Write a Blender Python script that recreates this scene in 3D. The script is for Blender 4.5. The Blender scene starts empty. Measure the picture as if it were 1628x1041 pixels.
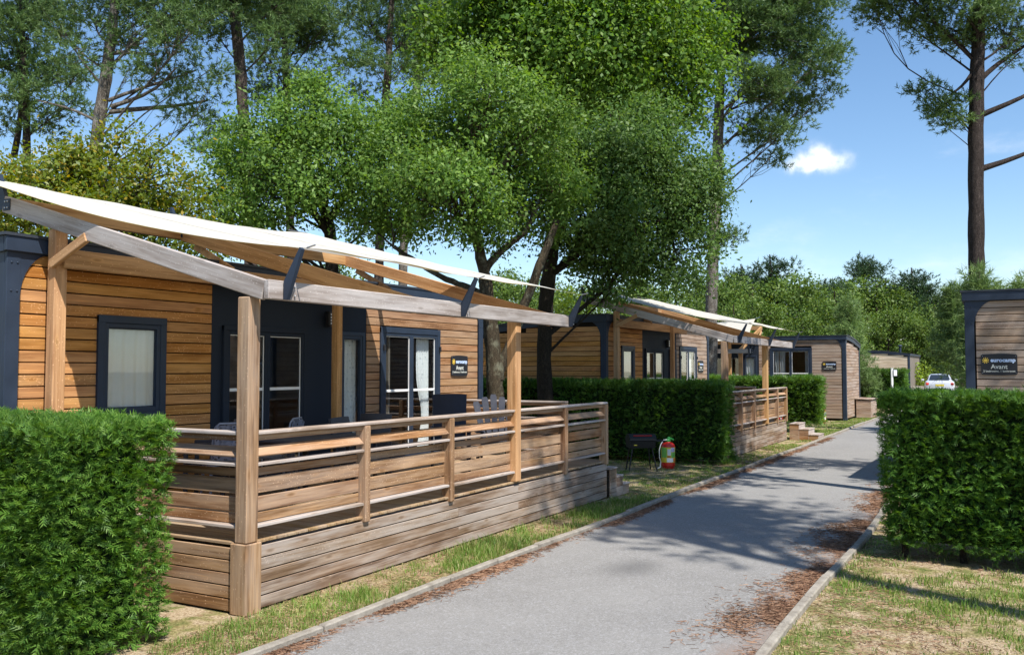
import bpy, math, random
import numpy as np
from mathutils import Matrix, Vector

# ------------------------------------------------------------------ camera, sky, sun
scn = bpy.context.scene
COL = scn.collection
CAM_H = 2.24
HEAD = math.radians(28.9)            # heading, left of the +X axis along which the lodges stand
PITCH = math.atan(65 / 1428)
F = 1428.0
FW = np.array([math.cos(HEAD) * math.cos(PITCH), math.sin(HEAD) * math.cos(PITCH), math.sin(PITCH)])
RT = np.array([math.sin(HEAD), -math.cos(HEAD), 0.0])
UP = np.cross(RT, FW)
cd = bpy.data.cameras.new('camera')
cam = bpy.data.objects.new('camera', cd)
COL.objects.link(cam)
cd.sensor_width = 36.0
cd.lens = 36.0 * F / 1628
cd.clip_start = 0.1
cd.clip_end = 2000
M = Matrix.Identity(4)
for i in range(3):
    M[i][0], M[i][1], M[i][2] = RT[i], UP[i], -FW[i]
M[2][3] = CAM_H
cam.matrix_world = M
scn.camera = cam

SUN_EL = math.radians(56)
SX, SY = 0.46, 0.888                 # horizontal direction in which the sunlight travels
sd = bpy.data.lights.new('sun', 'SUN')
sd.energy = 5.0
sd.angle = math.radians(0.55)
sd.color = (1.0, 0.955, 0.88)
sun = bpy.data.objects.new('sun', sd)
COL.objects.link(sun)
trav = Vector((SX * math.cos(SUN_EL), SY * math.cos(SUN_EL), -math.sin(SUN_EL)))
sun.rotation_euler = trav.to_track_quat('-Z', 'Y').to_euler()
sun.location = (0, -20, 40)

world = bpy.data.worlds.new('World')
scn.world = world
world.use_nodes = True
nt = world.node_tree
nt.nodes.clear()
W = lambda t: nt.nodes.new(t)
wo = W('ShaderNodeOutputWorld')
bg = W('ShaderNodeBackground')
bg.inputs['Strength'].default_value = 0.125
sky = W('ShaderNodeTexSky')
sky.sky_type = 'NISHITA'
sky.sun_disc = False
sky.sun_elevation = SUN_EL
sky.sun_rotation = math.atan2(-SX, -SY)
sky.air_density = 1.0
sky.dust_density = 0.25
sky.ozone_density = 2.2
tc = W('ShaderNodeTexCoord')


def wmath(op, a, b=None, c=None):
    n = W('ShaderNodeMath')
    n.operation = op
    for i, v in enumerate((a, b, c)):
        if v is None:
            continue
        if isinstance(v, (int, float)):
            n.inputs[i].default_value = v
        else:
            nt.links.new(v, n.inputs[i])
    return n.outputs[0]


def wdot(vec):
    n = W('ShaderNodeVectorMath')
    n.operation = 'DOT_PRODUCT'
    nt.links.new(tc.outputs['Generated'], n.inputs[0])
    n.inputs[1].default_value = tuple(vec)
    return n.outputs['Value']


# thin high cloud, thicker towards the horizon
nz = W('ShaderNodeTexNoise')
mp = W('ShaderNodeMapping')
mp.inputs['Scale'].default_value = (1.6, 1.6, 4.2)
nt.links.new(tc.outputs['Generated'], mp.inputs['Vector'])
nt.links.new(mp.outputs[0], nz.inputs['Vector'])
nz.inputs['Scale'].default_value = 1.9
nz.inputs['Detail'].default_value = 9
nz.inputs['Roughness'].default_value = 0.62
sepz = W('ShaderNodeSeparateXYZ')
nt.links.new(tc.outputs['Generated'], sepz.inputs[0])
hz = W('ShaderNodeMapRange')
nt.links.new(sepz.outputs['Z'], hz.inputs['Value'])
hz.inputs['From Min'].default_value = 0.0
hz.inputs['From Max'].default_value = 0.42
hz.inputs['To Min'].default_value = 0.04
hz.inputs['To Max'].default_value = -0.10
cl = wmath('ADD', nz.outputs['Fac'], hz.outputs[0])
clr = W('ShaderNodeMapRange')
clr.interpolation_type = 'SMOOTHSTEP'
nt.links.new(cl, clr.inputs['Value'])
clr.inputs['From Min'].default_value = 0.50
clr.inputs['From Max'].default_value = 0.86
# one small cumulus
crf = FW * F + RT * (1297 - 814) - UP * (250 - 520.5)
cd_ = crf / np.linalg.norm(crf)
cr_ = np.cross(cd_, [0, 0, 1]); cr_ /= np.linalg.norm(cr_)
cu_ = np.cross(cr_, cd_)
nz2 = W('ShaderNodeTexNoise')
nt.links.new(tc.outputs['Generated'], nz2.inputs['Vector'])
nz2.inputs['Scale'].default_value = 58
nz2.inputs['Detail'].default_value = 6
du, dv, dd = wdot(cr_), wdot(cu_), wdot(cd_)
blob = None
for (ou, ov, ru, rv) in ((-0.001, 0.004, .014, .014), (-.017, -.006, .018, .010), (.014, -.004, .022, .012), (0, -.008, .030, .008)):
    a = wmath('DIVIDE', wmath('SUBTRACT', du, ou), ru)
    b = wmath('DIVIDE', wmath('SUBTRACT', dv, ov), rv)
    r2 = wmath('ADD', wmath('MULTIPLY', a, a), wmath('MULTIPLY', b, b))
    e = wmath('POWER', 2.718, wmath('MULTIPLY', r2, -1.0))
    blob = e if blob is None else wmath('ADD', blob, e)
blob = wmath('MULTIPLY', blob, wmath('GREATER_THAN', dd, 0.0))
blob = wmath('MULTIPLY', blob, wmath('ADD', wmath('MULTIPLY', wmath('SUBTRACT', nz2.outputs['Fac'], 0.5), 4.2), 1.0))
blr = W('ShaderNodeMapRange')
blr.interpolation_type = 'SMOOTHSTEP'
nt.links.new(blob, blr.inputs['Value'])
blr.inputs['From Min'].default_value = 0.08
blr.inputs['From Max'].default_value = 2.1
cov = wmath('MAXIMUM', wmath('MULTIPLY', clr.outputs[0], 0.85), wmath('MULTIPLY', blr.outputs[0], 0.78))
mixw = W('ShaderNodeMix')
mixw.data_type = 'RGBA'
nt.links.new(cov, mixw.inputs[0])
hsv = W('ShaderNodeHueSaturation')
hsv.inputs['Saturation'].default_value = 1.12
nt.links.new(sky.outputs[0], hsv.inputs['Color'])
nt.links.new(hsv.outputs[0], mixw.inputs[6])
mixw.inputs[7].default_value = (7.0, 7.2, 7.5, 1)
nt.links.new(mixw.outputs[2], bg.inputs['Color'])
nt.links.new(bg.outputs[0], wo.inputs['Surface'])

scn.view_settings.view_transform = 'Standard'
scn.view_settings.look = 'None'
scn.view_settings.gamma = 1.0
scn.view_settings.exposure = 0.55
scn.cycles.use_denoising = True
scn.cycles.max_bounces = 7
scn.cycles.diffuse_bounces = 3
scn.cycles.glossy_bounces = 3
scn.cycles.transparent_max_bounces = 8
scn.cycles.transmission_bounces = 4
scn.cycles.sample_clamp_indirect = 6.0

rng = np.random.default_rng(7)
random.seed(7)


def at(px, py, d):
    """point at depth d (metres) on the sight line of a photograph pixel"""
    return np.array([0, 0, CAM_H]) + d * (FW + RT * (px - 814) / F - UP * (py - 520.5) / F)


def gz(x):
    t = min(1, max(0, (x - 46) / 12.0))
    return 0.45 * t * t * (3 - 2 * t)


# ------------------------------------------------------------------ object helpers
def props(o, label=None, cat=None, group=None, kind=None):
    if label: o['label'] = label
    if cat: o['category'] = cat
    if group: o['group'] = group
    if kind: o['kind'] = kind
    return o


def empty(name, label, cat, loc=(0, 0, 0), rotz=0.0, group=None):
    o = bpy.data.objects.new(name, None)
    COL.objects.link(o)
    o.empty_display_size = 0.2
    o.location = loc
    o.rotation_euler = (0, 0, rotz)
    return props(o, label, cat, group)


def link(name, me, parent=None, loc=(0, 0, 0), rot=(0, 0, 0)):
    o = bpy.data.objects.new(name, me)
    COL.objects.link(o)
    o.parent = parent
    o.location = loc
    o.rotation_euler = rot
    return o


def np_mesh(name, V, faces, mats, midx=None, smooth=False):
    """V (n,3); faces: list of int arrays (m,k)"""
    V = np.asarray(V, np.float32)
    me = bpy.data.meshes.new(name)
    me.vertices.add(len(V))
    me.vertices.foreach_set('co', V.ravel())
    faces = [np.asarray(f, np.int32) for f in faces if len(f)]
    tot = np.concatenate([np.full(len(f), f.shape[1], np.int32) for f in faces])
    idx = np.concatenate([f.ravel() for f in faces])
    me.loops.add(len(idx))
    me.loops.foreach_set('vertex_index', idx)
    me.polygons.add(len(tot))
    st = np.concatenate([[0], np.cumsum(tot)[:-1]]).astype(np.int32)
    me.polygons.foreach_set('loop_start', st)
    me.polygons.foreach_set('loop_total', tot)
    if midx is not None:
        me.polygons.foreach_set('material_index', np.asarray(midx, np.int32))
    if smooth:
        me.polygons.foreach_set('use_smooth', np.ones(len(tot), bool))
    for m in (mats if isinstance(mats, (list, tuple)) else [mats]):
        me.materials.append(m)
    me.update(calc_edges=True)
    return me


class MB:
    """collects shapes for one mesh"""
    def __init__(self):
        self.v, self.f, self.mi, self.m = [], [], [], 0

    def add(self, verts, faces):
        b = len(self.v)
        self.v += [tuple(float(c) for c in p) for p in verts]
        for f in faces:
            self.f.append([i + b for i in f]); self.mi.append(self.m)
        return self

    def box(self, c, s, ch=0.0, R=None):
        V, Fc = cbox(*s, ch)
        V = np.array(V)
        if R is not None:
            V = V @ np.array(R).T
        return self.add(V + np.array(c), Fc)

    def bar(self, a, b, w, h, ch=0.0):
        a, b = np.array(a, float), np.array(b, float)
        d = b - a; L = np.linalg.norm(d); d /= L
        u = np.cross([0, 0, 1], d)
        if np.linalg.norm(u) < 1e-4: u = np.array([0, 1., 0])
        u /= np.linalg.norm(u)
        n = np.cross(d, u)
        V, Fc = cbox(L, w, h, ch)
        V = np.array(V)
        return self.add((a + b) / 2 + V[:, :1] * d + V[:, 1:2] * u + V[:, 2:] * n, Fc)

    def tube(self, pts, rad, n=8, caps=True):
        V, Fc = tube_geo(pts, rad, n, caps)
        return self.add(V, Fc)

    def lathe(self, prof, c=(0, 0, 0), n=20):
        b = []
        fs = []
        for k, (r, z) in enumerate(prof):
            for j in range(n):
                t = 2 * math.pi * j / n
                b.append((c[0] + r * math.cos(t), c[1] + r * math.sin(t), c[2] + z))
        for k in range(len(prof) - 1):
            for j in range(n):
                fs.append([k * n + j, k * n + (j + 1) % n, (k + 1) * n + (j + 1) % n, (k + 1) * n + j])
        fs.append(list(range(n - 1, -1, -1)))
        fs.append([(len(prof) - 1) * n + j for j in range(n)])
        return self.add(b, fs)

    def prism(self, poly, axis, a, b):
        """poly: 2-D points in the two other axes (cyclic order), extruded from a to b along axis"""
        n = len(poly)
        vs = []
        for t in (a, b):
            for (p, q) in poly:
                vs.append({0: (t, p, q), 1: (p, t, q), 2: (p, q, t)}[axis])
        fs = [list(range(n)), list(range(2 * n - 1, n - 1, -1))]
        for i in range(n):
            fs.append([i, n + i, n + (i + 1) % n, (i + 1) % n])
        return self.add(vs, fs)

    def build(self, name, mat, parent=None, loc=(0, 0, 0), rot=(0, 0, 0), smooth=False):
        me = bpy.data.meshes.new(name)
        me.from_pydata(self.v, [], self.f)
        for m in (mat if isinstance(mat, (list, tuple)) else [mat]):
            me.materials.append(m)
        for p, i in zip(me.polygons, self.mi):
            p.material_index = i
            p.use_smooth = smooth
        import bmesh
        bm = bmesh.new(); bm.from_mesh(me)
        bmesh.ops.recalc_face_normals(bm, faces=bm.faces)
        bm.to_mesh(me); bm.free()
        if smooth:
            me.set_sharp_from_angle(angle=math.radians(40))
        return link(name, me, parent, loc, rot)


def cbox(a, b, c, ch=0.0):
    a, b, c = a / 2, b / 2, c / 2
    if ch <= 0:
        V = [(x, y, z) for x in (-a, a) for y in (-b, b) for z in (-c, c)]
        return V, [[0, 1, 3, 2], [4, 6, 7, 5], [0, 4, 5, 1], [2, 3, 7, 6], [0, 2, 6, 4], [1, 5, 7, 3]]
    k = min(ch, a * .45, b * .45, c * .45)
    V, idx = [], {}
    for sx in (-1, 1):
        for sy in (-1, 1):
            for sz in (-1, 1):
                for ax in range(3):
                    p = [sx * (a - k), sy * (b - k), sz * (c - k)]
                    p[ax] = (sx * a, sy * b, sz * c)[ax]
                    idx[(sx, sy, sz, ax)] = len(V); V.append(tuple(p))
    Fc = []
    S = (-1, 1)
    for s in S:
        Fc.append([idx[(s, -1, -1, 0)], idx[(s, -1, 1, 0)], idx[(s, 1, 1, 0)], idx[(s, 1, -1, 0)]][::-s])
        Fc.append([idx[(-1, s, -1, 1)], idx[(1, s, -1, 1)], idx[(1, s, 1, 1)], idx[(-1, s, 1, 1)]][::-s])
        Fc.append([idx[(-1, -1, s, 2)], idx[(-1, 1, s, 2)], idx[(1, 1, s, 2)], idx[(1, -1, s, 2)]][::-s])
    for s in S:
        for t in S:
            Fc.append([idx[(s, t, -1, 0)], idx[(s, t, 1, 0)], idx[(s, t, 1, 1)], idx[(s, t, -1, 1)]][::s * t])
            Fc.append([idx[(s, -1, t, 0)], idx[(s, 1, t, 0)], idx[(s, 1, t, 2)], idx[(s, -1, t, 2)]][::-s * t])
            Fc.append([idx[(-1, s, t, 1)], idx[(1, s, t, 1)], idx[(1, s, t, 2)], idx[(-1, s, t, 2)]][::s * t])
            for u in S:
                Fc.append([idx[(s, t, u, 0)], idx[(s, t, u, 1)], idx[(s, t, u, 2)]][::s * t * u])
    return V, Fc


def tube_geo(pts, rad, n=8, caps=True):
    pts = np.array(pts, float)
    rad = np.broadcast_to(np.array(rad, float), (len(pts),))
    V, Fc = [], []
    ref = np.array([0.31, 0.17, 0.93])
    for i, p in enumerate(pts):
        d = pts[min(i + 1, len(pts) - 1)] - pts[max(i - 1, 0)]
        d = d / (np.linalg.norm(d) + 1e-9)
        if i == 0:
            u = np.cross(d, ref if abs(d @ ref) < .95 else np.array([1., 0, 0]))
        else:
            u = u - d * (u @ d)
        u = u / np.linalg.norm(u)
        w = np.cross(d, u)
        for j in range(n):
            t = 2 * math.pi * j / n
            V.append(p + rad[i] * (math.cos(t) * u + math.sin(t) * w))
    for i in range(len(pts) - 1):
        for j in range(n):
            Fc.append([i * n + j, i * n + (j + 1) % n, (i + 1) * n + (j + 1) % n, (i + 1) * n + j])
    if caps:
        Fc.append(list(range(n - 1, -1, -1)))
        Fc.append([(len(pts) - 1) * n + j for j in range(n)])
    return V, Fc


_cache = {}


def piece(name, size, loc, mat, parent, rot=(0, 0, 0), ch=0.005):
    """one chamfered board / bar; alike pieces share their mesh. mat: material or wood family"""
    size = tuple(round(float(s), 3) for s in size)
    if isinstance(mat, str):
        mat = WOOD[mat]['xyz'[int(np.argmax(size))]]
    key = (size, mat.name, ch)
    if key not in _cache:
        V, Fc = cbox(*size, ch)
        me = bpy.data.meshes.new(name)
        me.from_pydata(V, [], Fc)
        me.materials.append(mat)
        _cache[key] = me
    return link(name, _cache[key], parent, loc, rot)


# ------------------------------------------------------------------ materials
class NT:
    def __init__(self, name):
        self.m = bpy.data.materials.new(name)
        self.m.use_nodes = True
        self.t = self.m.node_tree
        self.t.nodes.clear()
        self.out = self.n('ShaderNodeOutputMaterial')

    def n(self, ty, **kw):
        nd = self.t.nodes.new(ty)
        for k, v in kw.items():
            setattr(nd, k, v)
        return nd

    def l(self, a, b):
        self.t.links.new(a, b)

    def setin(self, sock, v):
        if isinstance(v, (int, float, tuple, list)):
            sock.default_value = v if not isinstance(v, (tuple, list)) or len(v) != 3 or sock.type != 'RGBA' else (*v, 1)
        else:
            self.l(v, sock)

    def math(self, op, a, b=0.0, clamp=False):
        nd = self.n('ShaderNodeMath', operation=op, use_clamp=clamp)
        self.setin(nd.inputs[0], a); self.setin(nd.inputs[1], b)
        return nd.outputs[0]

    def mix(self, f, a, b, blend='MIX'):
        nd = self.n('ShaderNodeMix', data_type='RGBA', blend_type=blend)
        self.setin(nd.inputs[0], f); self.setin(nd.inputs[6], a); self.setin(nd.inputs[7], b)
        return nd.outputs[2]

    def mapr(self, v, a, b, c=0.0, d=1.0, smooth=False):
        nd = self.n('ShaderNodeMapRange')
        if smooth: nd.interpolation_type = 'SMOOTHSTEP'
        self.l(v, nd.inputs[0])
        for i, x in enumerate((a, b, c, d)):
            nd.inputs[i + 1].default_value = x
        return nd.outputs[0]

    def coords(self, kind='Object', scale=(1, 1, 1), rnd=0.0):
        t = self.n('ShaderNodeTexCoord')
        v = t.outputs[kind]
        if rnd:
            oi = self.n('ShaderNodeObjectInfo')
            cb = self.n('ShaderNodeCombineXYZ')
            for i, k in enumerate((37.0, 53.0, 71.0)):
                self.l(self.math('MULTIPLY', oi.outputs['Random'], k * rnd), cb.inputs[i])
            ad = self.n('ShaderNodeVectorMath', operation='ADD')
            self.l(v, ad.inputs[0]); self.l(cb.outputs[0], ad.inputs[1])
            v = ad.outputs[0]
        mp = self.n('ShaderNodeMapping')
        mp.inputs['Scale'].default_value = scale
        self.l(v, mp.inputs['Vector'])
        return mp.outputs[0]

    def noise(self, vec, scale=1.0, detail=4, rough=.55, dist=0.0):
        nd = self.n('ShaderNodeTexNoise')
        nd.inputs['Scale'].default_value = scale
        nd.inputs['Detail'].default_value = detail
        nd.inputs['Roughness'].default_value = rough
        nd.inputs['Distortion'].default_value = dist
        self.l(vec, nd.inputs['Vector'])
        return nd.outputs['Fac']

    def bump(self, h, strength=.3, dist=.01):
        nd = self.n('ShaderNodeBump')
        nd.inputs['Strength'].default_value = strength
        nd.inputs['Distance'].default_value = dist
        self.l(h, nd.inputs['Height'])
        return nd.outputs[0]

    def principled(self, color, rough=.6, spec=.3, normal=None, metal=0.0, **kw):
        p = self.n('ShaderNodeBsdfPrincipled')
        self.setin(p.inputs['Base Color'], color)
        self.setin(p.inputs['Roughness'], rough)
        p.inputs['Specular IOR Level'].default_value = spec
        p.inputs['Metallic'].default_value = metal
        if normal is not None:
            self.l(normal, p.inputs['Normal'])
        for k, v in kw.items():
            self.setin(p.inputs[k], v)
        self.l(p.outputs[0], self.out.inputs['Surface'])
        return p


def wood(name, dark, light, grey, greyamt, knot=1.0, sat=.18, rough=.72):
    fam = {}
    for ax in 'xyz':
        t = NT(f'{name}_{ax}')
        i = 'xyz'.index(ax)
        sc = [1, 1, 1]
        g = [15.0] * 3; g[i] = .8
        gf = [48.0] * 3; gf[i] = 1.8
        b = [3.5] * 3; b[i] = .7
        k = [8.5] * 3; k[i] = 2.6
        vg = t.coords(scale=g, rnd=1)
        grain = t.noise(vg, 1, 5, .6, .6)
        fine = t.noise(t.coords(scale=gf, rnd=1), 1, 3, .6)
        big = t.noise(t.coords(scale=b, rnd=1), 1, 4, .6)
        oi = t.n('ShaderNodeObjectInfo')
        rnd = oi.outputs['Random']
        col = t.mix(t.mapr(grain, .35, .65), dark, light)
        # per-board tone
        br = t.mapr(rnd, 0, 1, 1 - sat, 1 + sat)
        hs = t.n('ShaderNodeHueSaturation')
        t.l(col, hs.inputs['Color'])
        r2 = t.math('FRACT', t.math('MULTIPLY', rnd, 17.3))
        t.l(t.mapr(r2, 0, 1, .494, .506), hs.inputs['Hue'])
        t.l(t.mapr(t.math('FRACT', t.math('MULTIPLY', rnd, 7.7)), 0, 1, .9, 1.08), hs.inputs['Saturation'])
        t.l(br, hs.inputs['Value'])
        col = hs.outputs[0]
        col = t.mix(1.0, col, t.mix(t.mapr(big, .32, .68), (.78, .76, .74), (1.22, 1.22, 1.22)), 'MULTIPLY')
        # silvered weathering
        wthr = t.math('MULTIPLY', t.mapr(t.math('ADD', t.math('MULTIPLY', big, .7), t.math('MULTIPLY', fine, .3)), .38, .62, 0, 1, True), greyamt, True)
        col = t.mix(wthr, col, grey)
        # pale worn streaks
        col = t.mix(t.math('MULTIPLY', t.mapr(fine, .30, .46, 1, 0), .32), col, tuple(c * .5 for c in dark))
        col = t.mix(t.math('MULTIPLY', t.mapr(fine, .56, .75), .38), col, tuple(min(1, c * 1.7) for c in light))
        # knots
        vo = t.n('ShaderNodeTexVoronoi')
        t.l(t.coords(scale=k, rnd=1), vo.inputs['Vector'])
        vo.inputs['Scale'].default_value = 1.0
        sep = t.n('ShaderNodeSeparateColor')
        t.l(vo.outputs['Color'], sep.inputs[0])
        on = t.math('GREATER_THAN', sep.outputs[0], .5)
        ring = t.mapr(vo.outputs['Distance'], .06, .22, 1, 0, True)
        kn = t.math('MULTIPLY', t.math('MULTIPLY', ring, on), .8 * knot, True)
        col = t.mix(kn, col, tuple(c * .42 for c in dark))
        halo = t.math('MULTIPLY', t.math('MULTIPLY', t.mapr(vo.outputs['Distance'], .14, .3, 1, 0, True), on), .25 * knot, True)
        col = t.mix(halo, col, tuple(min(1, c * 1.5) for c in light))
        v2 = t.n('ShaderNodeTexVoronoi')
        kk = [9.0] * 3; kk[i] = 5.5
        t.l(t.coords(scale=kk, rnd=2), v2.inputs['Vector'])
        s2 = t.n('ShaderNodeSeparateColor'); t.l(v2.outputs['Color'], s2.inputs[0])
        fl = t.math('MULTIPLY', t.mapr(v2.outputs['Distance'], .06, .3, 1, 0, True), t.math('GREATER_THAN', s2.outputs[1], .62))
        col = t.mix(t.math('MULTIPLY', fl, .7 * knot, True), col, tuple(min(1, c * 1.35 + .16) for c in light))
        h = t.math('ADD', t.math('MULTIPLY', grain, .6), t.math('MULTIPLY', fine, .4))
        t.principled(col, rough, .28, t.bump(h, .35, .004))
        fam[ax] = t.m
    return fam


WOOD = {
    'cladding': wood('cladding_wood', (.33, .135, .032), (.56, .26, .072), (.46, .29, .14), .3, 1.0, .07),
    'cladding_worn': wood('cladding_worn_wood', (.24, .115, .048), (.42, .225, .105), (.38, .265, .175), .6, 1.1, .09),
    'cladding_grey': wood('cladding_grey_wood', (.25, .16, .105), (.42, .29, .2), (.38, .31, .26), .8, .8, .08),
    'cladding_pale': wood('cladding_pale_wood', (.52, .40, .27), (.66, .54, .40), (.6, .52, .43), .4, .3),
    'terrace': wood('terrace_wood', (.165, .08, .035), (.39, .215, .098), (.42, .325, .245), .5, 1.0, .13),
    'skirt': wood('skirt_wood', (.155, .093, .054), (.315, .215, .142), (.385, .335, .295), .85, .9, .13),
    'beam_grey': wood('beam_grey_wood', (.26, .215, .19), (.40, .35, .325), (.44, .41, .40), .8, .8, .1),
    'beam_warm': wood('beam_warm_wood', (.34, .165, .058), (.55, .31, .13), (.45, .34, .24), .25, 1.0, .1),
    'rail': wood('rail_wood', (.23, .165, .12), (.42, .335, .27), (.47, .43, .41), .8, .7, .1),
    'deck': wood('deck_wood', (.22, .13, .06), (.38, .25, .13), (.36, .29, .22), .6, .6),
}


def flat(name, color, rough=.5, spec=.4, metal=0.0, var=.12, nscale=6.0, bump=0.0):
    t = NT(name)
    nz = t.noise(t.coords(scale=(1, 1, 1), rnd=1), nscale, 5, .6)
    c = t.mix(t.mapr(nz, .3, .7), tuple(x * (1 - var) for x in color), tuple(min(1, x * (1 + var)) for x in color))
    rg = t.mapr(nz, .3, .7, max(0.02, rough - .08), min(1, rough + .08))
    t.principled(c, rg, spec, t.bump(nz, bump, .01) if bump else None, metal)
    return t.m


M_STEEL = flat('blue_grey_steel', (.022, .034, .058), .5, .35, 0, .18, 3)
M_PANEL = flat('dark_panel', (.017, .024, .038), .7, .2, 0, .15, 2)
M_BLACKB = flat('backing_board', (.018, .014, .011), .9, .1)
M_WHITE = flat('white_paint', (.78, .78, .77), .35, .45, 0, .04)
M_ROOFS = flat('roof_sheet', (.035, .042, .055), .5, .3, 0, .2, 3)
M_ZINC = flat('galvanised_bolt', (.5, .51, .53), .35, .5, .8, .1, 20)
M_BLACK = flat('black_plastic', (.016, .016, .019), .42, .45, 0, .15, 10)
M_NAVY = flat('navy_resin', (.021, .025, .042), .6, .25, 0, .15, 12)
M_GREYRES = flat('grey_resin', (.21, .22, .26), .5, .4, 0, .1, 12)
M_RATTAN = flat('rattan_resin', (.04, .04, .047), .5, .4, 0, .2, 60, .4)
M_SIGN = flat('sign_board', (.016, .016, .021), .4, .4)
M_LOGOY = flat('logo_yellow', (.80, .55, .08), .5, .3, 0, .03)
M_LOGOB = flat('logo_pale_blue', (.55, .68, .93), .5, .3, 0, .03)
M_LETTER = flat('letter_cream', (.66, .67, .61), .5, .3, 0, .03)
M_RED = flat('red_enamel', (.58, .022, .015), .32, .5, 0, .1)
M_GREEN = flat('green_plastic', (.05, .33, .07), .4, .45, 0, .1)
M_YELLOW = flat('yellow_print', (.78, .62, .05), .45, .4, 0, .05)
M_LIME = flat('lime_print', (.2, .52, .1), .45, .4, 0, .05)
M_LILAC = flat('lilac_print', (.55, .5, .72), .45, .4, 0, .05)
M_DRED = flat('dark_red_print', (.4, .03, .03), .45, .4, 0, .05)
M_ORANGE = flat('orange_print', (.8, .22, .03), .45, .4, 0, .05)
M_INNER = flat('interior_board', (.20, .17, .14), .8, .2)
M_CONC = None


def mk_glass():
    t = NT('window_glass')
    fr = t.n('ShaderNodeFresnel')
    gm = t.n('ShaderNodeNewGeometry')
    t.l(t.mapr(gm.outputs['Backfacing'], 0, 1, 1.5, 1 / 1.5), fr.inputs[0])      # the same pane from either side
    gl = t.n('ShaderNodeBsdfGlossy'); gl.inputs['Roughness'].default_value = .015
    gl.inputs['Color'].default_value = (.95, .97, 1, 1)
    tr = t.n('ShaderNodeBsdfTransparent'); tr.inputs['Color'].default_value = (.93, .95, .95, 1)
    mx = t.n('ShaderNodeMixShader')
    t.l(t.math('MULTIPLY', fr.outputs[0], 1.5, True), mx.inputs[0])
    t.l(tr.outputs[0], mx.inputs[1]); t.l(gl.outputs[0], mx.inputs[2])
    t.l(mx.outputs[0], t.out.inputs['Surface'])
    return t.m


M_GLASS = mk_glass()


def mk_fabric(name, col, trans, weave=220):
    t = NT(name)
    v = t.coords(scale=(1, 1, 1))
    nz = t.noise(v, 3.0, 4)
    c = t.mix(t.mapr(nz, .35, .7), tuple(x * .94 for x in col), col)
    d = t.n('ShaderNodeBsdfDiffuse'); t.l(c, d.inputs[0])
    tl = t.n('ShaderNodeBsdfTranslucent'); t.l(c, tl.inputs[0])
    wv = t.noise(v, weave, 2)
    bp = t.bump(wv, .15, .002)
    t.l(bp, d.inputs['Normal'])
    mx = t.n('ShaderNodeMixShader'); mx.inputs[0].default_value = trans
    t.l(d.outputs[0], mx.inputs[1]); t.l(tl.outputs[0], mx.inputs[2])
    t.l(mx.outputs[0], t.out.inputs['Surface'])
    return t.m


M_SAIL = mk_fabric('sail_cloth', (.66, .635, .57), .30)
M_SEAM = mk_fabric('sail_seam', (.60, .58, .52), .1)
M_GLOWHEM = mk_fabric('sail_hem', (.62, .50, .16), .25)  # yellow stands for the glow on the sail's underside
M_CURT = mk_fabric('curtain_cloth', (.80, .80, .80), .4)
M_BLIND = mk_fabric('net_curtain_cloth', (.88, .89, .88), .25)


def mk_curtain_print():
    t = NT('printed_curtain')
    vo = t.n('ShaderNodeTexVoronoi')
    t.l(t.coords(scale=(5.0, .6, 3.2)), vo.inputs['Vector'])
    leaf = t.mapr(vo.outputs['Distance'], .30, .34, 1, 0)
    sp = t.n('ShaderNodeSeparateColor'); t.l(vo.outputs['Color'], sp.inputs[0])
    leaf = t.math('MULTIPLY', leaf, t.math('GREATER_THAN', sp.outputs[0], .45))
    c = t.mix(t.math('MULTIPLY', leaf, .5), (.88, .89, .90), (.45, .49, .53))
    t.principled(c, .9, .1)
    return t.m


M_CPRINT = mk_curtain_print()


def mk_leaf(name, cols, trans=.3, rough=.42, spec=.35, tcol=None):
    """cols: list of colours spread over the leaves"""
    t = NT(name)
    g = t.n('ShaderNodeNewGeometry')
    rp = t.n('ShaderNodeValToRGB')
    t.l(g.outputs['Random Per Island'], rp.inputs[0])
    el = rp.color_ramp.elements
    while len(el) < len(cols): el.new(.5)
    for i, c in enumerate(cols):
        el[i].position = i / max(1, len(cols) - 1)
        el[i].color = (*c, 1)
    nz = t.noise(t.coords(), .55, 3)
    c = t.mix(t.mapr(nz, .35, .65), tuple([.78] * 3), tuple([1.2] * 3))
    col = t.mix(1.0, rp.outputs[0], c, 'MULTIPLY')
    p = t.principled(col, rough, spec)
    tl = t.n('ShaderNodeBsdfTranslucent')
    hs = t.n('ShaderNodeHueSaturation')
    hs.inputs['Hue'].default_value = .482
    hs.inputs['Saturation'].default_value = 1.15
    hs.inputs['Value'].default_value = 1.6
    t.l(col, hs.inputs['Color']); t.l(hs.outputs[0], tl.inputs[0])
    mx = t.n('ShaderNodeMixShader'); mx.inputs[0].default_value = trans
    t.l(p.outputs[0], mx.inputs[1]); t.l(tl.outputs[0], mx.inputs[2])
    t.l(mx.outputs[0], t.out.inputs['Surface'])
    return t.m


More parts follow.
